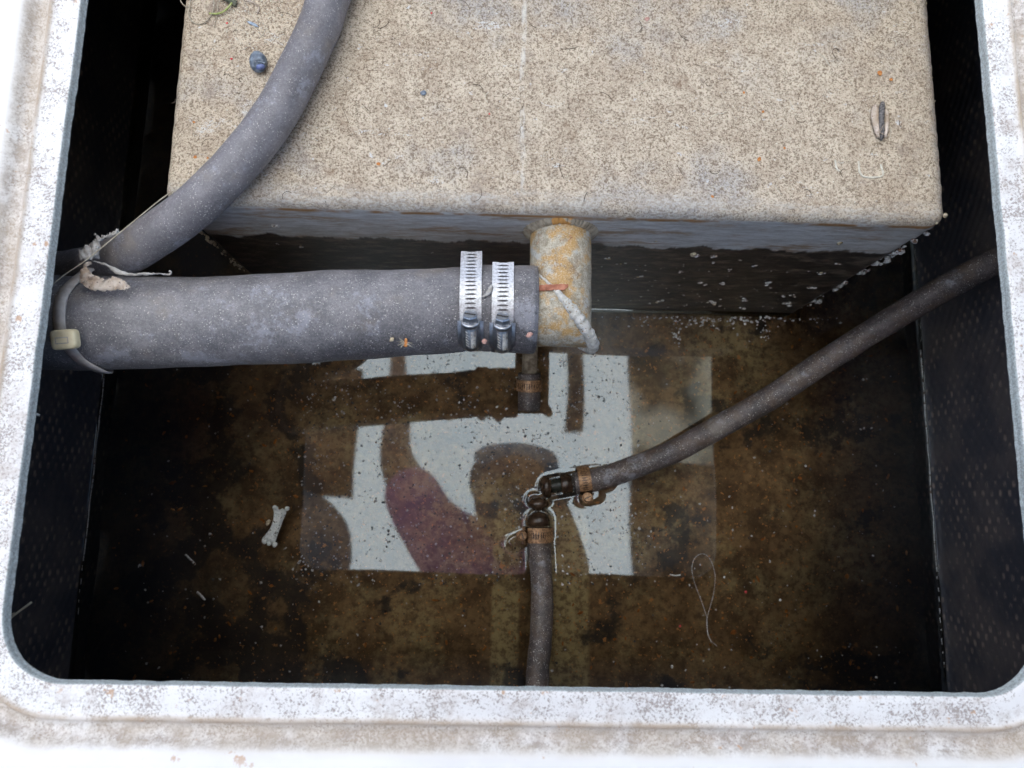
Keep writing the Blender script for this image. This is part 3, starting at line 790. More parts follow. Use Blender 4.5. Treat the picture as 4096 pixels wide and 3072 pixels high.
# ------------------------------------------------------------------ hatch rim and deck
def build_rim():
    r = .034; n = 10
    def path(d):
        R_ = r + d; pts = []
        cs = [(RXR - r, RYT - r, 0), (RXL + r, RYT - r, 90), (RXL + r, RYB + r, 180), (RXR - r + RCX, RYB + r, 270)]
        L = []
        for (cx, cy, a0) in cs:
            for k in range(n + 1):
                a = math.radians(a0 + 90 * k / n); L.append(Vector((cx + R_ * math.cos(a), cy + R_ * math.sin(a), 0)))
        out = []
        m = len(L)
        for i in range(m):
            a, b = L[i], L[(i + 1) % m]; k = 1
            if i % (n + 1) == n: k = 220
            for q in range(k): out.append(a.lerp(b, q / k))
        return out
    RCX = 0
    prof = [(-.0004, -.0062), (0, -.0058), (0, -.003), (0, -.0006), (.0008, 0), (.004, 0), (.008, .0001), (.012, 0), (.0145, 0), (.0158, .0006), (.0166, .0013), (.0176, .0006), (.019, -.0012), (.022, -.0016), (.0245, -.0010), (.0262, .0010), (.028, .0034), (.030, .0050), (.033, .0058), (.04, .0060), (.07, .0062), (.15, .0062), (.4, .0062), (1.3, .0062)]
    v = []; att = []; f = []
    for d, z in prof:
        ring = path(d)
        for i, p in enumerate(ring):
            q = Vector((p.x, p.y, 0)); jit = .0004 * fbm(q, 30, 3) if d < .03 else 0
            if d <= 0.0001: jit += .0004 * fbm(q, 160, 3) * (1.0 if z < -.004 else .3)
            nrm = Vector((0, 0, 0))
            c = Vector((min(max(p.x, RXL + .034), RXR - .034), min(max(p.y, RYB + .034), RYT - .034), 0)); dd = (q - c); nrm = dd.normalized() if dd.length > 0 else nrm
            q = q + nrm * jit; zz = ZR + z + (.0003 * fbm(q, 60, 3) if d < .05 else 0)
            v.append((q.x, q.y, zz)); att.append(d if z > -.0006 or d > .001 else -.001)
    m = len(path(0))
    for j in range(len(prof) - 1):
        for i in range(m):
            k = (i + 1) % m; f.append((j * m + i, j * m + k, (j + 1) * m + k, (j + 1) * m + i)[::-1])
    # underside of the lip
    b = len(v)
    for dd in (.0004, .30):
        for p in path(dd): v.append((p.x, p.y, ZR - .0064)); att.append(-.02)
    for i in range(m):
        k = (i + 1) % m; f.append((b + i, b + k, b + m + k, b + m + i)); f.append((i, k, b + k, b + i))
    o = link('hatch_rim', v, f, M['rim'], attrs={'prof': att})
    tag(o, 'white gelcoat deck with a grimy raised lip round the open hatch', 'hatch rim')
build_rim()

# ------------------------------------------------------------------ small things lying about
def crusts():
    # white and tan corrosion crusts on the tank: too many to count singly
    rnd = random.Random(3)
    m = MB(); m2 = MB()
    spots = [(2770, 1022, 20), (2857, 1025, 9), (2430, 1030, 10), (2475, 1055, 8), (2807, 1132, 14), (2890, 1134, 10), (2850, 1050, 8), (3068, 1134, 15), (3250, 1150, 13), (2845, 1210, 17), (3125, 1185, 12), (3170, 1183, 10),
             (2985, 1200, 13), (2966, 1230, 12), (3150, 1215, 16), (2640, 1205, 15), (2560, 1105, 10), (3350, 1052, 9), (3290, 1090, 11), (2920, 1080, 8), (2395, 1200, 9), (3020, 1060, 10), (2725, 1085, 9), (1105, 903, 13), (1205, 985, 8), (1110, 975, 5), (3350, 970, 12), (2620, 965, 7), (2960, 1040, 6), (1730, 1010, 4)]
    for k, (px, py, s) in enumerate(spots):
        for j in range(rnd.randint(2, 5)):
            p = PY(px + rnd.uniform(-s, s), py + rnd.uniform(-s, s) * .5, YF); q = s * .00012
            (m if rnd.random() < .8 else m2).blob(p, (q * rnd.uniform(.7, 1.5), q * .6, q * rnd.uniform(.6, 1.6)), rnd.random() * 50, 2, .5, 2.2)
    for k in range(150):
        px, py = rnd.uniform(2400, 3300), rnd.uniform(1050, 1250)
        p = PY(px, py, YF); q = rnd.uniform(.0003, .0010)
        if p.x < XR: m.blob(p, (q * rnd.uniform(.7, 1.8), q * .5, q), rnd.random() * 50, 1, .5, 2.2)
    # crust down the right and left front corners
    for k in range(46):
        t = rnd.choice((.05, .18, .22, .3, .34, .45, .62, .66, .9)) + rnd.gauss(0, .022); z = ZT - .02 - t * .20; q = rnd.uniform(.0005, .0022)
        m.blob((XR - .002 + rnd.uniform(-.001, .003), YF + .002 + rnd.uniform(-.002, .002), z), (q, q * .8, q * rnd.uniform(.8, 2.6)), rnd.random() * 50, 2, .9, 2.6)
    for k in range(40):
        t = rnd.random(); z = ZT - .055 - t * .10; q = rnd.uniform(.0003, .0013)
        m2.blob((XL + .001 + rnd.uniform(-.002, .001), YF + .002 + rnd.uniform(-.002, .002), z), (q, q * .8, q * rnd.uniform(1, 3)), rnd.random() * 50, 2, .9, 2.6)
    for k in range(34):
        y = YF + .02 + rnd.random() * .25; q = rnd.uniform(.0004, .0011)
        m2.blob((XR - .001 - rnd.random() * .003, y, ZT - .003 - rnd.random() * .004), (q, q, q), rnd.random() * 50, 1, .4, 2)
    for px, py, s in ((3780, 862, 10), (3745, 890, 9), (3726, 665, 7), (3738, 705, 8), (3728, 540, 6)):
        p = P(px, py, ZT - .006); m2.blob(p, s * .00016, px, 2, .4, 2.2)
    m.link('white_crust', M['crust'], TANK, kind='stuff'); m2.link('tan_crust', M['crustb'], TANK, kind='stuff')
    # crumbs where the tank meets the water
    m = MB()
    for k in range(130):
        px = rnd.gauss(2900, 170); py = 1262 + abs(rnd.gauss(0, 26)) + rnd.random() * 10
        q = rnd.uniform(.0003, .0013); p = P(px, py, .0004)
        m.blob(p, (q * rnd.uniform(.8, 1.8), q, q * .6), rnd.random() * 50, 1, .5, 2.2)
    for k in range(60):
        px = rnd.uniform(2380, 3350); py = 1256 + px * .004 + rnd.random() * 12
        m.blob(P(px, py, .0004), rnd.uniform(.0002, .0008), rnd.random() * 50, 1, .5, 2)
    for cxp, cyp, n, sp in ((2712, 1345, 26, 26), (3060, 1340, 12, 12), (2250, 1440, 12, 12)):
        for k in range(n): m.blob(P(rnd.gauss(cxp, sp * .6), rnd.gauss(cyp, sp), .0004), rnd.uniform(.0004, .0013), rnd.random() * 50, 1, .5, 2)
    o = m.link('floating_crumbs', M['crust'], kind='stuff'); tag(o, 'pale crumbs of corrosion floating along the foot of the tank', 'crumbs')
crusts()

def flake_mesh(m, p, s, rnd, zj=.0001):
    n = rnd.randint(4, 6); a0 = rnd.random() * 6; v = []
    for k in range(n):
        a = a0 + 2 * math.pi * k / n; r = s * rnd.uniform(.4, 1.3); v.append(p + Vector((r * math.cos(a), r * math.sin(a), zj * rnd.random())))
    v.append(p + Vector((0, 0, s * .25))); f = [(k, (k + 1) % n, n) for k in range(n)]; f.append(tuple(range(n))[::-1]); m.add(v, f)
def scum():
    rnd = random.Random(12); m = MB(); m2 = MB()
    for k in range(6500):
        u = rnd.random()
        if u < .72: px, py = rnd.uniform(1180, 2620), rnd.uniform(1400, 2340)
        else: px, py = rnd.uniform(500, 3600), rnd.uniform(1350, 2750)
        dens = .5 + .5 * mn.noise(Vector((px * .006, py * .006, 0))) * 1.6
        if rnd.random() > dens: continue
        s = rnd.choice((.0005, .0006, .0008, .0010, .0013)) * rnd.uniform(.7, 1.2)
        flake_mesh(m if rnd.random() < .55 else m2, P(px, py, .00025), s, rnd)
    m3 = MB()
    for k in range(420):
        px, py = rnd.uniform(420, 3650), rnd.uniform(1300, 2760)
        if 1230 < px < 2540 and py < 2280: continue
        s = rnd.choice((.0006, .0009, .0013, .0018)) ; A = Matrix.Rotation(rnd.random() * 6, 3, 'Z'); m3.blob(P(px, py, -.006), (s * rnd.uniform(.8, 2), s * .7, s * .3), rnd.random() * 50, 1, .6, 2.2, A)
    o = m3.link('sunken_flakes', M['orange'], kind='stuff'); tag(o, 'scattered tiny orange flakes of rust lying under the water', 'rust flakes')
    o = m.link('pale_scum', M['dust'], kind='stuff', smooth=False); tag(o, 'pale specks of dust floating on the water', 'floating dust')
    o = m2.link('dark_scum', M['darkdust'], kind='stuff', smooth=False); tag(o, 'dark specks of dirt floating on the water', 'floating dirt')
    # grit on the tank top
    m = MB(); m2 = MB()
    for k in range(1100):
        u = rnd.random()
        if u < .65: px, py = 1000 + rnd.gauss(0, 120), abs(rnd.gauss(0, 190))  
        else: px, py = rnd.uniform(700, 3700), rnd.uniform(0, 830)
        s = rnd.uniform(.0002, .0006)
        if P(px, py, ZT).x < XL + .006: continue
        (m if rnd.random() < .6 else m2).blob(P(px, py, ZT + .0002), (s, s * rnd.uniform(.6, 1.4), s * .6), rnd.random() * 40, 1, .5, 2)
    for k in range(16):
        px, py = rnd.uniform(740, 1200), rnd.uniform(20, 400); a = rnd.random() * 6; l = rnd.uniform(.002, .006)
        p = P(px, py, ZT + .0006); q = [p + Vector((math.cos(a + j * .3) * l * j / 4, math.sin(a + j * .3) * l * j / 4, .0003 * math.sin(j))) for j in range(5)]
        m2.tube(q, .00016, 6)
    mf = MB(); mg = MB()
    for k in range(90):
        px, py = rnd.uniform(700, 3650), rnd.uniform(10, 820); a = rnd.random() * 6; l = rnd.uniform(.003, .012); cv = rnd.uniform(-.5, .5)
        p = P(px, py, ZT + .0004); q = [p]
        for j in range(6): a += cv; q.append(q[-1] + Vector((math.cos(a), math.sin(a), 0)) * l / 6)
        (mf if k % 3 else mg).tube(q, rnd.uniform(.00010, .00022), 5)
    mg.tube(spline([P(3434, 645, ZT), P(3440, 690, ZT), P(3466, 709, ZT), P(3529, 703, ZT), P(3523, 658, ZT)], 8), .0007, 6)
    mg.tube(spline([P(3340, 640, ZT), P(3346, 672, ZT), P(3358, 685, ZT)], 6), .0007, 6)
    mf.link('dark_fibre', M['mud'], TANK, kind='stuff'); mg.link('pale_fibre', M['grit'], TANK, kind='stuff')
    m.link('pale_grit', M['grit'], TANK, kind='stuff'); m2.link('dark_grit', M['leaf'], TANK, kind='stuff')
scum()

def flake(name, label, cat, px, py, z, size, mat, rot=0, asp=1.5, group=None, hgt=.35, seed=1):
    m = MB(); A = Matrix.Rotation(rot, 3, 'Z'); m.blob(P(px, py, z), (size * asp, size, size * hgt), seed, 2, .5, 2.0, A)
    o = m.link(name, mat, loc=P(px, py, z)); return tag(o, label, cat, group)
g = 'orange rust flakes on the tank top'
for k, (px, py, s, lab) in enumerate([(1514, 655, 9, 'orange rust flake on the tank top right of the curved grey hose'), (2588, 76, 12, 'largest pinkish orange chip near the top edge of the tank'), (3520, 292, 13, 'rusty orange smear above the dead insect'), (3565, 318, 9, 'small orange fleck right of the smear above the insect'),
                                  (3037, 637, 10, 'orange crumb left of the dead insect low on the tank top'), (3138, 592, 6, 'tiny orange fleck nearest the dead insect on its left'), (2850, 786, 7, 'orange crumb just above the front weld of the tank'), (3052, 447, 7, 'faint orange fleck halfway up the right of the tank top'), (2976, 370, 6, 'small red orange fleck high on the right of the tank top'),
                                  (775, 488, 6, 'upper orange grain near the left tank edge'), (780, 628, 8, 'lower orange grain near the left tank edge'), (830, 632, 5, 'brown orange grain beside the vent hose low on the left')]):
    flake('rust_flake', lab, 'rust flake', px, py, ZT + .0004, s * .00013, M['orange'] if k != 1 else M['pinkchip'], k, 1.2, g, .25, k)
g = 'red flecks'
for k, (px, py, z, s, lab) in enumerate([(908, 92, ZT, 5, 'small red fleck in the grit near the top left of the tank'), (926, 235, ZT, 6, 'red fleck in the grit left of the snail shell'), (1726, 52, ZT, 5, 'tiny red fleck right of the curved hose at the top'), (2984, 2368, 0, 9, 'bright red fleck floating right of the floating hair loop'), (2720, 2505, 0, 7, 'dull red fleck floating left of the hair loop'), (1957, 455, ZT, 4, 'tiny red fleck in the middle of the tank top')]):
    flake('red_fleck', lab, 'fleck', px, py, z + .0004, s * .00014, M['red'], k, 1.1, g, .5, k)
for k, (px, py, s, lab) in enumerate([(1086, 2343, 9, 'orange flake floating below the bone shaped piece'), (740, 2430, 7, 'orange flake floating low on the left'), (938, 2472, 7, 'orange flake floating near the lower left, right of another'), (682, 2612, 7, 'orange flake floating in the lower left corner'), (1235, 2295, 5, 'orange flake at the lower left corner of the bright reflection'),
                                      (2935, 2528, 14, 'broad orange flake below the hair loop'), (3388, 2305, 12, 'orange flake floating right of the red fleck'), (3200, 1912, 10, 'orange flake floating below the slanting hose'), (3145, 2445, 9, 'orange flake low right of the hair loop'), (3222, 2478, 7, 'orange flake between the hair loop and the right wall'), (3005, 2630, 8, 'lowest orange flake near the bottom rim')]):
    flake('floating_flake', lab, 'floating flake', px, py, -.004, s * .00016, M['orange'], k * 1.3, 1.3, 'orange flakes in the bilge water', .3, k + 20)
flake('grey_chip', 'dark slate chip on the tank top left of centre', 'chip', 1693, 372, ZT + .0005, .0018, M['shell'], .4, 1.1, None, .4, 8)
flake('blue_flake', 'long blue grey flake above the snail shell', 'flake', 1012, 96, ZT + .0006, .0011, M['blueflake'], -.45, 3.8, None, .4, 9)
flake('tan_crumb', 'tan crumb on the thick hose beside the feathery seed', 'crumb', 1568, 1358, ZA + .0272, .0014, M['crustb'], .4, 1.1, None, .9, 4)

# snail shell
def snail():
    c = P(1033, 248, ZT + .0042); root = thing('snail_shell', 'small dark blue grey snail shell lying beside the curved hose', 'snail shell', c)
    A = Matrix.Rotation(math.radians(14), 3, 'Z')
    m = MB(); m.blob(c, (.0056, .0072, .0048), 3, 4, .08, 1.2, A)
    for v in m.v:
        q = A.transposed() @ (v - c); 
        g_ = .00022 * math.sin(math.hypot(q.x - .001, q.y + .006) * 5200); d = (v - c).normalized(); v += d * g_
        if q.y < -.002 and q.z > 0 and abs(q.x - .0008) < .0042: v.z -= .0018 * max(0, 1 - ((q.x - .0008) / .0042) ** 2 - 0 * q.y) * min(1, (-q.y - .002) / .0015)
    m.link('whorl', M['shell'], root)
    m = MB(); m.blob(c + A @ Vector((.0010, -.0047, .0011)), (.0032, .0019, .0020), 5, 3, .1, 1.5, A); m.link('mouth', M['shellin'], root)
    m = MB(); pts = [c + A @ Vector((.0010 + .0036 * math.cos(a), -.0040 + .0016 * math.sin(a), .0031 - .0006 * abs(math.cos(a)))) for a in [math.pi * k / 12 for k in range(13)]]
    m.tube(pts, .0007, 8); m.link('lip', M['shell'], root)
snail()

# dead winged insect
def insect():
    c = P(3522, 490, ZT + .001); root = thing('dead_insect', 'dead brown insect with veined folded wings on the right of the tank top', 'insect', c)
    def q(px, py, z): return P(px, py, ZT + z)
    m = MB(); pts = spline([q(3530, 412, .001), q(3529, 425, .0022), q(3527, 445, .0028), q(3525, 480, .0026), q(3527, 520, .0022), q(3527, 545, .0020), q(3526, 562, .0012)], 6)
    n = len(pts); m.tube(pts, [.0005 + .0016 * math.sin(math.pi * min(1, (.12 + .9 * i / n))) ** .6 * (.9 + .1 * math.sin(i * 1.6)) for i in range(n)], 14); m.link('body', M['bug'], root)
    def wing(L, Rr, z0):
        m = MB(); v = []; f = []; n = len(L); k = 8
        for i in range(n):
            a = q(*L[i], z0); b = q(*Rr[i], z0 + .0008)
            for j in range(k + 1):
                t = j / k; v.append(a.lerp(b, t) + Vector((0, 0, .0012 * math.sin(math.pi * t) + .00022 * (j % 2))))
        for i in range(n - 1):
            for j in range(k): a_ = i * (k + 1) + j; f.append((a_, a_ + 1, a_ + k + 2, a_ + k + 1))
        m.add(v, f); o = m.link('wing', M['wing'], root); 
        s = o.modifiers.new('thickness', 'SOLIDIFY'); s.thickness = .0002
    wing([(3494, 420), (3484, 440), (3483, 468), (3490, 500), (3500, 530), (3508, 552)], [(3504, 421), (3515, 440), (3517, 470), (3516, 500), (3518, 530), (3516, 556)], .0012)
    wing([(3538, 438), (3536, 455), (3536, 480), (3536, 505), (3535, 530), (3532, 550)], [(3546, 442), (3556, 458), (3558, 480), (3555, 505), (3550, 530), (3543, 552)], .0012)
    for a in ([(3516, 525), (3525, 533), (3542, 541)], [(3522, 525), (3530, 505), (3538, 498)], [(3530, 416), (3524, 409), (3521, 402)], [(3532, 416), (3536, 410), (3538, 404)]):
        m = MB(); m.tube([q(x, y, .0042 if y > 450 else .0016) for x, y in a], .00022, 6); m.link('leg' if a[0][1] > 450 else 'feeler', M['leaf'], root)
insect()

# dry leaf caught in the cable tie
def ribbon(m, L, R_, z, wob=.0006, seed=0, k=6, freq=600):
    v = []; f = []; n = len(L)
    for i in range(n):
        a, b = L[i], R_[i]
        for j in range(k + 1):
            t = j / k; p = a.lerp(b, t); v.append(p + Vector((0, 0, wob * mn.noise(p * freq + Vector((seed, 0, 0))) * 2 + .0009 * math.sin(math.pi * t))))
    for i in range(n - 1):
        for j in range(k): a_ = i * (k + 1) + j; f.append((a_, a_ + 1, a_ + k + 2, a_ + k + 1))
    m.add(v, f)
def dense(pts, n=5): return spline(pts, n)
def leaf():
    root = thing('dry_leaf', 'crumpled brown dead leaf caught in the cable tie between the two hoses', 'leaf', P(400, 1110, .25))
    rnd = random.Random(9)
    def jag(L, a): return [p + Vector((rnd.uniform(-a, a), rnd.uniform(-a, a), 0)) for p in L]
    m = MB()
    A = [P(345, 1055, .252), P(322, 1090, .2535), P(322, 1120, .2535), P(335, 1140, .253), P(370, 1160, .2535), P(420, 1163, .254), P(470, 1160, .254), P(512, 1158, .2535)]
    B = [P(365, 1050, .252), P(352, 1072, .2545), P(372, 1098, .2545), P(400, 1112, .2535), P(430, 1118, .253), P(455, 1106, .2535), P(490, 1118, .254), P(520, 1150, .2535)]
    ribbon(m, jag(dense(A, 6), .0005), jag(dense(B, 6), .0006), 0, .0009, 3, 8, 420)
    o = m.link('blade', M['leaf'], root); s = o.modifiers.new('thickness', 'SOLIDIFY'); s.thickness = .00035
    m = MB()
    A = [P(310, 1004, .253), P(345, 985, .254), P(372, 968, .254), P(400, 950, .254), P(430, 935, .2545), P(460, 925, .2545), P(472, 915, .2545)]
    B = [P(320, 1040, .253), P(362, 1038, .254), P(396, 1010, .254), P(402, 970, .254), P(432, 950, .2545), P(462, 942, .2545), P(473, 928, .2545)]
    ribbon(m, jag(dense(A, 8), .0010), jag(dense(B, 8), .0006), 0, .0008, 8, 8, 420)
    A = [P(378, 938, .253), P(384, 945, .254), P(388, 960, .254), P(384, 990, .254)]
    B = [P(400, 952, .253), P(398, 958, .254), P(396, 965, .254), P(398, 1000, .254)]
    ribbon(m, jag(dense(A, 5), .0009), jag(dense(B, 5), .0006), 0, .0008, 18, 6, 420)
    A = [P(370, 1005, .248), P(372, 1020, .2495), P(372, 1036, .2495)]; B = [P(398, 990, .248), P(397, 1015, .2495), P(398, 1038, .2495)]
    ribbon(m, jag(dense(A, 5), .0003), jag(dense(B, 5), .0003), 0, .0005, 28, 6, 420)
    o = m.link('torn_edge', M['leafg'], root); s = o.modifiers.new('thickness', 'SOLIDIFY'); s.thickness = .00035
    m = MB()
    A = [P(366, 1042, .251), P(400, 1047, .251), P(440, 1060, .2505), P(480, 1080, .250), P(530, 1093, .250), P(580, 1090, .250), P(620, 1092, .250), P(670, 1096, .2495)]
    B = [P(368, 1047, .251), P(398, 1055, .251), P(435, 1070, .2505), P(465, 1098, .250), P(530, 1103, .250), P(580, 1102, .250), P(620, 1098, .250), P(672, 1100, .2495)]
    ribbon(m, jag(dense(A, 6), .0003), jag(dense(B, 6), .0003), 0, .0008, 5, 5, 420)
    o = m.link('curled_strip', M['leafg'], root); s = o.modifiers.new('thickness', 'SOLIDIFY'); s.thickness = .0004
    m = MB(); m.tube(spline([P(668, 1098, .2495), P(680, 1097, .250), P(684, 1088, .2505), P(676, 1084, .2508)], 5), .0006, 8); m.link('stalk', M['leafg'], root)
leaf()
def strand(name, label, cat, pts, r, mat, group=None, n=10):
    m = MB(); m.tube(spline(pts, n), r, 8); o = m.link(name, mat, loc=pts[len(pts) // 2]); return tag(o, label, cat, group)
strand('straw', 'long thin dry straw lying over the leaf and cable tie', 'straw', [P(165, 1178, .2565), P(250, 1105, .2572), P(345, 1040, .258), P(450, 955, .259), P(560, 865, .2600), P(640, 800, .2605), P(690, 765, .2590)], .00036, M['straw'])
strand('grass_stem', 'green curved stem at the top left of the tank', 'stem', [P(838, 54, ZT + .001), P(870, 55, ZT + .0018), P(900, 42, ZT + .002), P(925, 15, ZT + .003), P(945, -20, ZT + .003)], .0006, M['green'])
strand('tendril', 'pale thin tendril curling into a wide loop at the top left of the tank', 'tendril', [P(768, -30, ZT + .002), P(757, 30, ZT + .0016), P(755, 60, ZT + .001), P(770, 86, ZT + .001), P(795, 97, ZT + .001), P(825, 85, ZT + .0012), P(850, 50, ZT + .0015), P(856, 15, ZT + .002), P(846, -20, ZT + .003)], .00035, M['straw'])
strand('tendril', 'straight hair-thin tendril hanging right of the looped one', 'tendril', [P(870, -20, ZT + .003), P(871, 20, ZT + .002), P(868, 60, ZT + .001), P(856, 112, ZT + .0006)], .00022, M['straw'])
strand('tendril', 'short tendril poking over the left tank edge at the top', 'tendril', [P(716, -20, ZT + .003), P(726, 10, ZT + .003), P(745, 28, ZT + .002), P(756, 28, ZT + .001)], .0004, M['straw'])
strand('root_fibre', 'brown fibre forking right of the mossy twig', 'fibre', [P(975, 2, ZT + .002), P(1010, 8, ZT + .0014), P(1035, 28, ZT + .0008), P(1030, 55, ZT + .0006)], .0005, M['leaf'])
strand('mossy_twig', 'dark mossy twig end at the top left of the tank', 'twig', [P(880, -25, ZT + .003), P(905, -8, ZT + .003), P(930, 8, ZT + .002), P(945, 16, ZT + .001)], [.0022] * 31, M['bark'])
tk = strand('twig', 'short twig end poking out from under the left rim low down', 'twig', [P(-10, 2520, ZR - .04), P(45, 2470, ZR - .04), P(128, 2408, ZR - .045)], .0007, M['straw'])
strand('twig', 'thin lower twig fork poking out from the left rim', 'twig', [P(-20, 2478, ZR - .04), P(30, 2462, ZR - .04), P(60, 2452, ZR - .042)], .0005, M['straw'])
strand('root_fibre', 'pale fibre poking out from the left rim above the water', 'fibre', [P(90, 1655, ZR - .03), P(125, 1650, ZR - .03), P(160, 1662, ZR - .032)], .0007, M['crust'])

# red wood chip on the elbow
def chip():
    c = P(2208, 1150, ZA + .0258); root = MB(); A = Matrix.Rotation(math.radians(4), 3, 'Z'); rnd = random.Random(2)
    v = []; f = []; n = 20
    for i in range(n + 1):
        t = i / n; x = -.0108 + .0216 * t; w0 = -.0018 + rnd.uniform(-.0003, .0003) * 1; w1 = .0018 + rnd.uniform(-.0003, .0003)
        if t > .85: w0 += (t - .85) * .012
        for y, z in ((w0, -.0014), (w0, .0003), (w1, .0008), (w1, -.001)): v.append(c + A @ Vector((x, y, z + .0002 * rnd.random())))
    for i in range(n):
        for q in range(4): a, b = i * 4 + q, i * 4 + (q + 1) % 4; f.append((a, b, b + 4, a + 4))
    f += [(0, 1, 2, 3), (n * 4 + 3, n * 4 + 2, n * 4 + 1, n * 4)]; root.add(v, f)
    o = root.link('wood_chip', M['chip'], loc=c, smooth=False); tag(o, 'thin splinter of red wood lying across the corroded elbow', 'wood chip')
chip()
# feathery seed on the thick hose
def seed():
    c = P(1624, 1372, ZA + .0265); root = thing('feathery_seed', 'orange brown seed with feathery bristles on the thick hose', 'seed', c)
    m = MB(); m.blob(c + Vector((0, .0012, .001)), (.0010, .0018, .0010), 3, 2, .2); m.blob(c + Vector((0, -.001, .0008)), (.0016, .0020, .0010), 4, 2, .3); m.link('kernel', M['orange'], root)
    m = MB(); rnd = random.Random(4)
    for k in range(26):
        a = math.radians(rnd.uniform(150, 390) + 180) if False else math.radians(rnd.choice((rnd.uniform(-50, 35), rnd.uniform(145, 230)))); l = rnd.uniform(.003, .0058)
        m.tube([c + Vector((0, -.0015, .0008)), c + Vector((math.cos(a) * l * .5, math.sin(a) * l * .5, .0022)), c + Vector((math.cos(a) * l, math.sin(a) * l, .0012))], .00013, 5)
    m.link('bristles', M['straw'], root)
seed()
# torn scrap between the two big clamps
def scrap():
    m = MB(); L = dense([P(1966, 1135, ZA + .031), P(1950, 1160, ZA + .0315), P(1935, 1182, ZA + .031), P(1928, 1186, ZA + .031)], 5); R_ = dense([P(1972, 1150, ZA + .031), P(1965, 1172, ZA + .0315), P(1948, 1184, ZA + .031), P(1930, 1190, ZA + .031)], 5)
    ribbon(m, L, R_, 0, .0006, 2, 4, 500); o = m.link('leaf_scrap', M['leafg'], loc=P(1950, 1165, ZA + .031)); s = o.modifiers.new('thickness', 'SOLIDIFY'); s.thickness = .0003
    tag(o, 'pale torn leaf scrap wedged between the two bright clamps', 'leaf scrap')
scrap()
flake('pink_crumb', 'pinkish crumb stuck low between the two bright clamps', 'crumb', 1938, 1366, ZA + .026, .0018, M['pinkchip'], 0, 1.0, None, .8, 31)
flake('bark_flake', 'reddish bark flake on the cut end of the thick hose', 'flake', 2118, 1340, ZA + .0285, .0017, M['pinkchip'], .6, 1.3, None, .5, 33)
# bone shaped floating piece
def bone():
    c = P(1100, 2103, .0012); root = thing('floating_bone', 'small whitish bone shaped piece floating left of the bright reflection', 'bone', c)
    ax = (P(1125, 2040, 0) - P(1078, 2165, 0)); L = ax.length / 2; ax.normalize(); side = ax.cross(Vector((0, 0, 1))).normalized() * 1
    v = []; f = []; n, k = 40, 20
    for i in range(n + 1):
        t = -1 + 2 * i / n; w = .0044 + .0034 * abs(t) ** 2.4; e = math.sqrt(max(0, 1 - (max(0, abs(t) - .75) / .25) ** 2)); w *= .25 + .75 * e
        for j in range(k + 1):
            s = -1 + 2 * j / k; y = t * (L + .002 * (abs(s) ** 2) * (1 if abs(t) > .6 else 0))
            z = .0030 * math.sqrt(max(0, 1 - s * s)) * (.4 + .6 * e) + (.0008 * math.exp(-((abs(s) - .62) / .18) ** 2)); p = c + ax * y + side * (s * w + .0022 * (t * t - .3) * -1)
            z += .0006 * fbm(p, 380, 2) + (.0008 * math.exp(-((abs(t) - .82) / .08) ** 2))
            v.append(p + Vector((0, 0, z - .001)))
    for i in range(n):
        for j in range(k): q = i * (k + 1) + j; f.append((q, q + 1, q + k + 2, q + k + 1))
    link('shaft', v, f, M['bone'], root)
    for px, py, s in ((1098, 2030, .0022), (1148, 2035, .0022), (1058, 2165, .0026), (1098, 2178, .0026), (1076, 2174, .0020)):
        m = MB(); m.blob(P(px, py, .002), (s, s, s * .8), px, 2, .3); m.link('knuckle', M['bone'], root)
    flake('floating_flake', 'pale orange flake touching the left side of the bone shaped piece', 'floating flake', 1072, 2090, .001, .0018, M['crustb'], 1.0, 1.7, 'orange flakes in the bilge water', .3, 41)
bone()
g = 'slivers floating on the water'
strand('floating_sliver', 'straight pale sliver floating left of the bone shaped piece', 'sliver', [P(742, 2218, .0006), P(760, 2236, .0006), P(781, 2258, .0006)], .0009, M['crust'], g)
strand('floating_sliver', 'short grey sliver floating below the straight pale one', 'sliver', [P(788, 2368, .0006), P(802, 2380, .0006), P(820, 2400, .0006)], .0010, M['dust'], g)
strand('floating_sliver', 'small bright sliver just below the bone shaped piece', 'sliver', [P(1134, 2198, .0006), P(1146, 2190, .0006)], [.0003] * 5 + [.0007] * 6, M['crust'], g)
strand('floating_sliver', 'white sliver floating right of the reflection, low', 'sliver', [P(2680, 2298, .0005), P(2700, 2302, .0005), P(2722, 2300, .0005)], .0006, M['crust'], g)
hl = strand('hair_loop', 'thin hair curled in a teardrop loop floating on the water at the lower right', 'hair', [P(2845, 2570, .0006), P(2832, 2530, .0006), P(2826, 2465, .0006), P(2800, 2390, .0006), P(2775, 2320, .0006), P(2768, 2270, .0006), P(2780, 2232, .0006), P(2812, 2215, .0006), P(2842, 2240, .0006), P(2860, 2300, .0006), P(2855, 2370, .0006), P(2840, 2430, .0006), P(2828, 2480, .0006), P(2833, 2545, .0006), P(2868, 2585, .0006)], .00024, M['dust'])

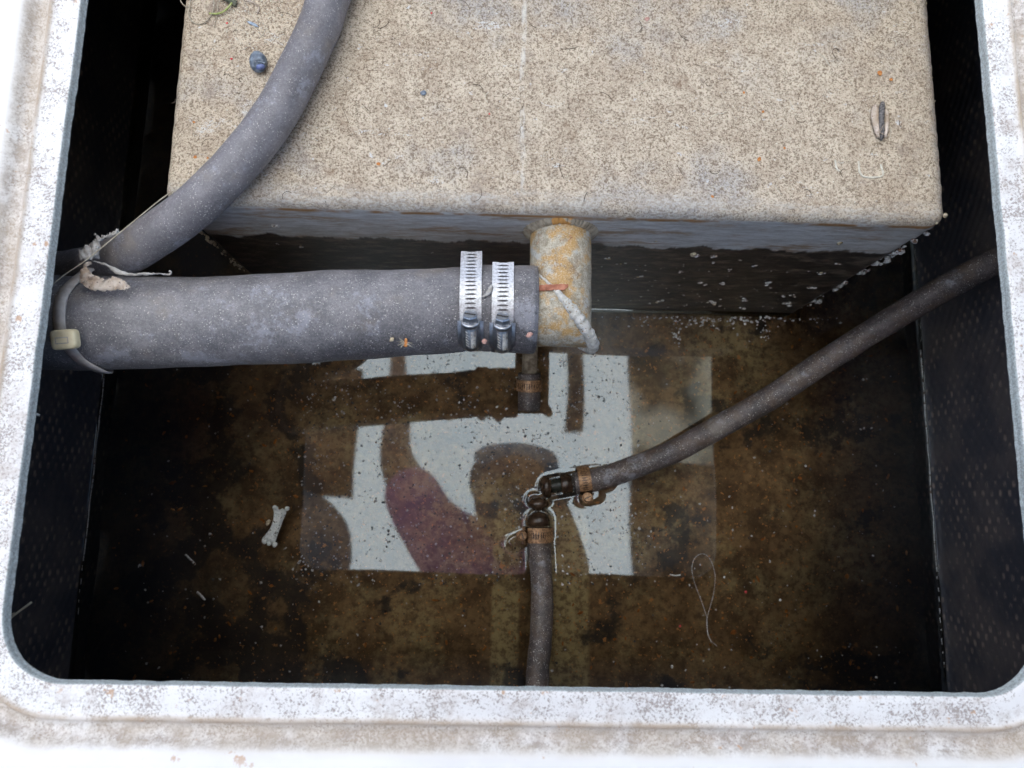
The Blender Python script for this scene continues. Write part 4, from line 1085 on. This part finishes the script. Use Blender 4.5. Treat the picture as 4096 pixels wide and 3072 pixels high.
# ------------------------------------------------------------------ overhead: what the water mirrors
ZC = 2.0
def canvas_mat(name, col, tcol):
    m = bpy.data.materials.new(name); m.use_nodes = True; t = m.node_tree; t.nodes.clear()
    o = t.nodes.new('ShaderNodeOutputMaterial'); mx = t.nodes.new('ShaderNodeMixShader'); mx.inputs[0].default_value = .6
    a = t.nodes.new('ShaderNodeBsdfDiffuse'); a.inputs[0].default_value = (*col, 1)
    b = t.nodes.new('ShaderNodeBsdfTranslucent'); n = t.nodes.new('ShaderNodeTexNoise'); n.inputs['Scale'].default_value = 3 if tcol[0] > .5 else 5
    mc = t.nodes.new('ShaderNodeMix'); mc.data_type = 'RGBA'; mc.inputs[6].default_value = (*tcol, 1); mc.inputs[7].default_value = (*[q * (.9 if tcol[0] > .5 else .1) for q in tcol], 1)
    rp = t.nodes.new('ShaderNodeMapRange'); rp.inputs[1].default_value = .42; rp.inputs[2].default_value = .58; t.links.new(n.outputs[0], rp.inputs[0]); t.links.new(rp.outputs[0], mc.inputs[0]); t.links.new(mc.outputs[2], b.inputs[0])
    t.links.new(a.outputs[0], mx.inputs[1]); t.links.new(b.outputs[0], mx.inputs[2]); t.links.new(mx.outputs[0], o.inputs[0]); return m
def overhead():
    m1 = canvas_mat('white_canvas', (.78, .78, .78), (.79, .88, .93)); m3 = canvas_mat('added_dark_canvas', (.10, .10, .10), (.05, .05, .05)); m2 = canvas_mat('tan_canvas', (.20, .18, .15), (.34, .34, .29))
    frame = simple('painted_tube', (.10, .10, .11), (.16, .16, .17), 20, .4)
    root = thing('canopy', 'translucent white canvas canopy over the hatch, seen mirrored in the water', 'canopy', (0, 0, ZC))
    xe = PM(2534, 1800, ZC).x
    def sheet(name, x0, x1, y0, y1, mat):
        v = []; f = []; nx, ny = 30, 30
        for j in range(ny + 1):
            for i in range(nx + 1):
                x = x0 + (x1 - x0) * i / nx; y = y0 + (y1 - y0) * j / ny; v.append((x, y, ZC + .05 - .03 * (x * x + y * y) + .004 * math.sin(x * 9) * math.cos(y * 7)))
        for j in range(ny):
            for i in range(nx): q = j * (nx + 1) + i; f.append((q, q + 1, q + nx + 2, q + nx + 1))
        link(name, v, f, mat, root)
    sheet('canvas', -1.5, xe, -1.5, 1.7, m1); yt = PM(2620, 1850, ZC).y; sheet('tan_panel', xe + .002, 1.6, yt, 1.7, m2); sheet('added_dark_panel', xe + .002, 1.6, -1.5, yt - .002, m3)  # dark panel is added to keep that part of the reflection dark
    for y in (-1.4, 1.6):
        m = MB(); m.tube(spline([(-1.5, y, ZR + .01), (-1.52, y, 1.4), (-1.4, y, ZC - .02), (0, y, ZC + .01), (1.5, y, ZC - .02), (1.6, y, 1.4), (1.6, y, ZR + .01)], 8), .014, 12); m.link('frame_tube', frame, root)
    m = MB(); a = PM(2300, 1300, ZC - .06); b = PM(2298, 1740, ZC - .06); m.box(((a.x + b.x) / 2, (a.y + b.y) / 2 + .06, ZC - .05), (.032, (a.y - b.y) / 2 + .05, .018)); m.link('cross_beam', frame, root)
    # moulded seat corner, high on the left
    sm = simple('grey_cushion', (.16, .165, .19), (.22, .22, .24), 20, .6); sb = simple('brown_board', (.20, .12, .085), (.27, .17, .12), 12, .7)
    a = PM(1190, 1930, 1.5); b = PM(1395, 2450, 1.5)
    s = thing('helm_seat', 'grey rounded seat on a brown board, mirrored at the left of the reflection', 'seat', ((a.x + b.x) / 2, (a.y + b.y) / 2, 1.5))
    m = MB(); m.blob(((a.x + b.x) / 2 - .1, (a.y + b.y) / 2 - .02, 1.5), ((b.x - a.x) / 2 + .1, (a.y - b.y) / 2, .05), 2, 4, .05); m.link('cushion', sm, s)
    a = PM(1150, 1480, 1.62); b = PM(1418, 1990, 1.62); m = MB(); m.box(((a.x + b.x) / 2 - .1, (a.y + b.y) / 2, 1.62), ((b.x - a.x) / 2 + .1, (a.y - b.y) / 2, .012)); m.link('backboard', sb, s)
overhead()

def skin_obj(name, nodes, edges, mat, parent, root_i=0, sub=2):
    me = bpy.data.meshes.new(name); off = Vector(parent['_w']); me.from_pydata([Vector(n[0]) - off for n in nodes], edges, []); me.update()
    o = bpy.data.objects.new(name, me); COL.objects.link(o); o.parent = parent; me.materials.append(mat)
    sk = o.modifiers.new('skin', 'SKIN'); sk.use_smooth_shade = True
    for i, n in enumerate(nodes): me.skin_vertices[0].data[i].radius = (n[1], n[1] if len(n) < 3 else n[2]); me.skin_vertices[0].data[i].use_root = i == root_i
    ss = o.modifiers.new('sub', 'SUBSURF'); ss.levels = sub; ss.render_levels = sub; return o
def person():
    skin = simple('skin', (.30, .17, .12), (.36, .21, .15), 30, .5, .1); shirt = simple('pink_purple_shirt', (.46, .20, .42), (.62, .28, .40), 14, .8); trs = simple('dark_trousers', (.04, .045, .06), (.06, .06, .08), 20, .8)
    capm = simple('blue_cap', (.05, .07, .12), (.08, .10, .16), 20, .7)
    root = thing('person', 'person in a cap and pink purple shirt leaning over the hatch, mirrored in the water', 'person', (.02, -.35, ZR))
    hd = PM(2060, 1985, .96); neck = Vector((hd.x + .01, hd.y - .10, 1.06)); ls = Vector((-.15, neck.y + .02, 1.05)); rs = Vector((.125, neck.y - .03, 1.05))
    ch = Vector((.02, neck.y - .12, 1.12)); be = Vector((.02, neck.y - .36, 1.14)); pe = Vector((.02, neck.y - .52, 1.10))
    fl = PM(1600, 1500, 1.55); el = Vector((-.26, fl.y * .35 + ls.y * .65 + .02, 1.20)); lh = Vector((fl.x, fl.y + .05, 1.55))
    er = Vector((.185, rs.y - .05, .95)); rh = Vector((.135, -.015, .83))
    nodes = [(pe, .13, .11), (be, .135, .10), (ch, .15, .11), (neck, .055), (hd + Vector((0, -.07, .04)), .07), (ls, .062), (el, .042), (lh.lerp(el, .3), .034), (lh, .027), (rs, .062), (er, .043), (rh.lerp(er, .35), .034), (rh, .026),
             (pe + Vector((-.10, -.02, -.05)), .095), (Vector((-.10, pe.y + .02, .72)), .066), (Vector((-.10, pe.y - .06, ZR + .10)), .046), (Vector((-.10, pe.y + .06, ZR + .04)), .035), (pe + Vector((.10, -.02, -.05)), .095), (Vector((.12, pe.y + .02, .72)), .066), (Vector((.12, pe.y - .06, ZR + .10)), .046), (Vector((.12, pe.y + .06, ZR + .04)), .035)]
    E_ = [(0, 1), (1, 2), (2, 3), (3, 4), (2, 5), (5, 6), (6, 7), (7, 8), (2, 9), (9, 10), (10, 11), (11, 12), (0, 13), (13, 14), (14, 15), (15, 16), (0, 17), (17, 18), (18, 19), (19, 20)]
    def fingers(p, d, s, curl):
        d = d.normalized(); side = s.normalized(); up = d.cross(side).normalized()
        base = len(nodes); nodes.append((p + d * .03, .026, .015)); hi = 8 if p == lh else 12; E_.append((hi, base)); palm = base
        nodes.append((p + d * .075, .032, .013)); E_.append((base, base + 1)); palm = base + 1
        for k, (o, l) in enumerate(((-.027, .062), (-.009, .074), (.009, .070), (.027, .052))):
            a = p + d * .088 + side * o; i0 = len(nodes)
            nodes.append((a, .0085)); nodes.append((a + d * l * .45 + up * curl * l * .3, .008)); nodes.append((a + d * l * .75 + up * curl * l * .8, .0072)); E_.extend([(palm, i0), (i0, i0 + 1), (i0 + 1, i0 + 2)])
        i0 = len(nodes); nodes.append((p + d * .045 - side * .035, .010)); nodes.append((p + d * .075 - side * .055 + up * curl * .015, .009)); E_.extend([(base, i0), (i0, i0 + 1)])
    fingers(lh, (lh - el), Vector((1, 0, 0)), 1.0); fingers(rh, Vector((-.8, .5, .1)), Vector((.4, .6, -.5)), .8)
    skin_obj('body', nodes, E_, skin, root)
    # shirt and trousers: slightly larger shells over the body
    sn = [(be + Vector((0, -.04, 0)), .155, .125), (be, .15, .12), (ch, .165, .125), (neck + Vector((0, -.03, 0)), .075), (ls, .078), (ls.lerp(el, .7), .066), (rs, .078), (rs.lerp(er, .7), .062)]
    skin_obj('shirt', sn, [(0, 1), (1, 2), (2, 3), (2, 4), (4, 5), (2, 6), (6, 7)], shirt, root, 2)
    tn = [(pe, .145, .125), (pe + Vector((-.10, -.02, -.05)), .107), (Vector((-.10, pe.y + .02, .72)), .08), (Vector((-.10, pe.y - .05, ZR + .14)), .062), (pe + Vector((.10, -.02, -.05)), .107), (Vector((.12, pe.y + .02, .72)), .08), (Vector((.12, pe.y - .05, ZR + .14)), .062), (be + Vector((0, -.06, 0)), .145, .118)]
    skin_obj('trousers', tn, [(0, 1), (1, 2), (2, 3), (0, 4), (4, 5), (5, 6), (0, 7)], trs, root, 0)
    m = MB(); m.blob(hd, (.098, .11, .11), 3, 4, .06, 1.2, Matrix.Rotation(math.radians(-25), 3, 'X')); fc = m.link('head', skin, root)
    m = MB(); m.tube([hd + Vector((0, .02, -.09)), hd + Vector((0, -.005, -.112)), hd + Vector((0, -.02, -.092))], [.008, .013, .012], 10); m.link('nose', skin, fc)
    for s in (-1, 1):
        m = MB(); m.blob(hd + Vector((s * .03, .025, -.085)), .011, 1, 2, .02); m.link('eye', M['bone'], fc)
        m = MB(); m.blob(hd + Vector((s * .076, -.01, .0)), (.008, .018, .028), 1, 2, .1); m.link('ear', skin, fc)
    m = MB(); m.tube([hd + Vector((-.022, -.045, -.082)), hd + Vector((0, -.047, -.087)), hd + Vector((.022, -.045, -.082))], .005, 8); m.link('mouth', M['pinkchip'], fc)
    m = MB(); m.blob(hd + Vector((0, .030, .040)), (.112, .095, .095), 6, 4, .02, 1); m.link('cap', capm, root)
    m = MB(); m.blob(hd + Vector((0, .085, -.02)), (.100, .040, .04), 6, 3, .02, 1); m.link('cap_brim', M['blueflake'], root)
    ph = thing('phone', 'dark phone held up in the right hand of the leaning person', 'phone', (.07, 0, .845))
    m = MB(); m.box((.065, .01, .845), (.076, .037, .004)); m.link('case', M['shell'], ph, smooth=False)
    for k in range(3):
        m = MB(); m.lathe((.004 + .018 * (k == 1), .030 - .020 * (k > 0), .841), (0, 0, -1), [(0, .0075), (.0015, .0075), (.0015, .006)], 16); m.link('lens_ring', M['darkdust'], ph)
person()

for o in list(bpy.data.objects):
    if '_w' in o.keys(): del o['_w']
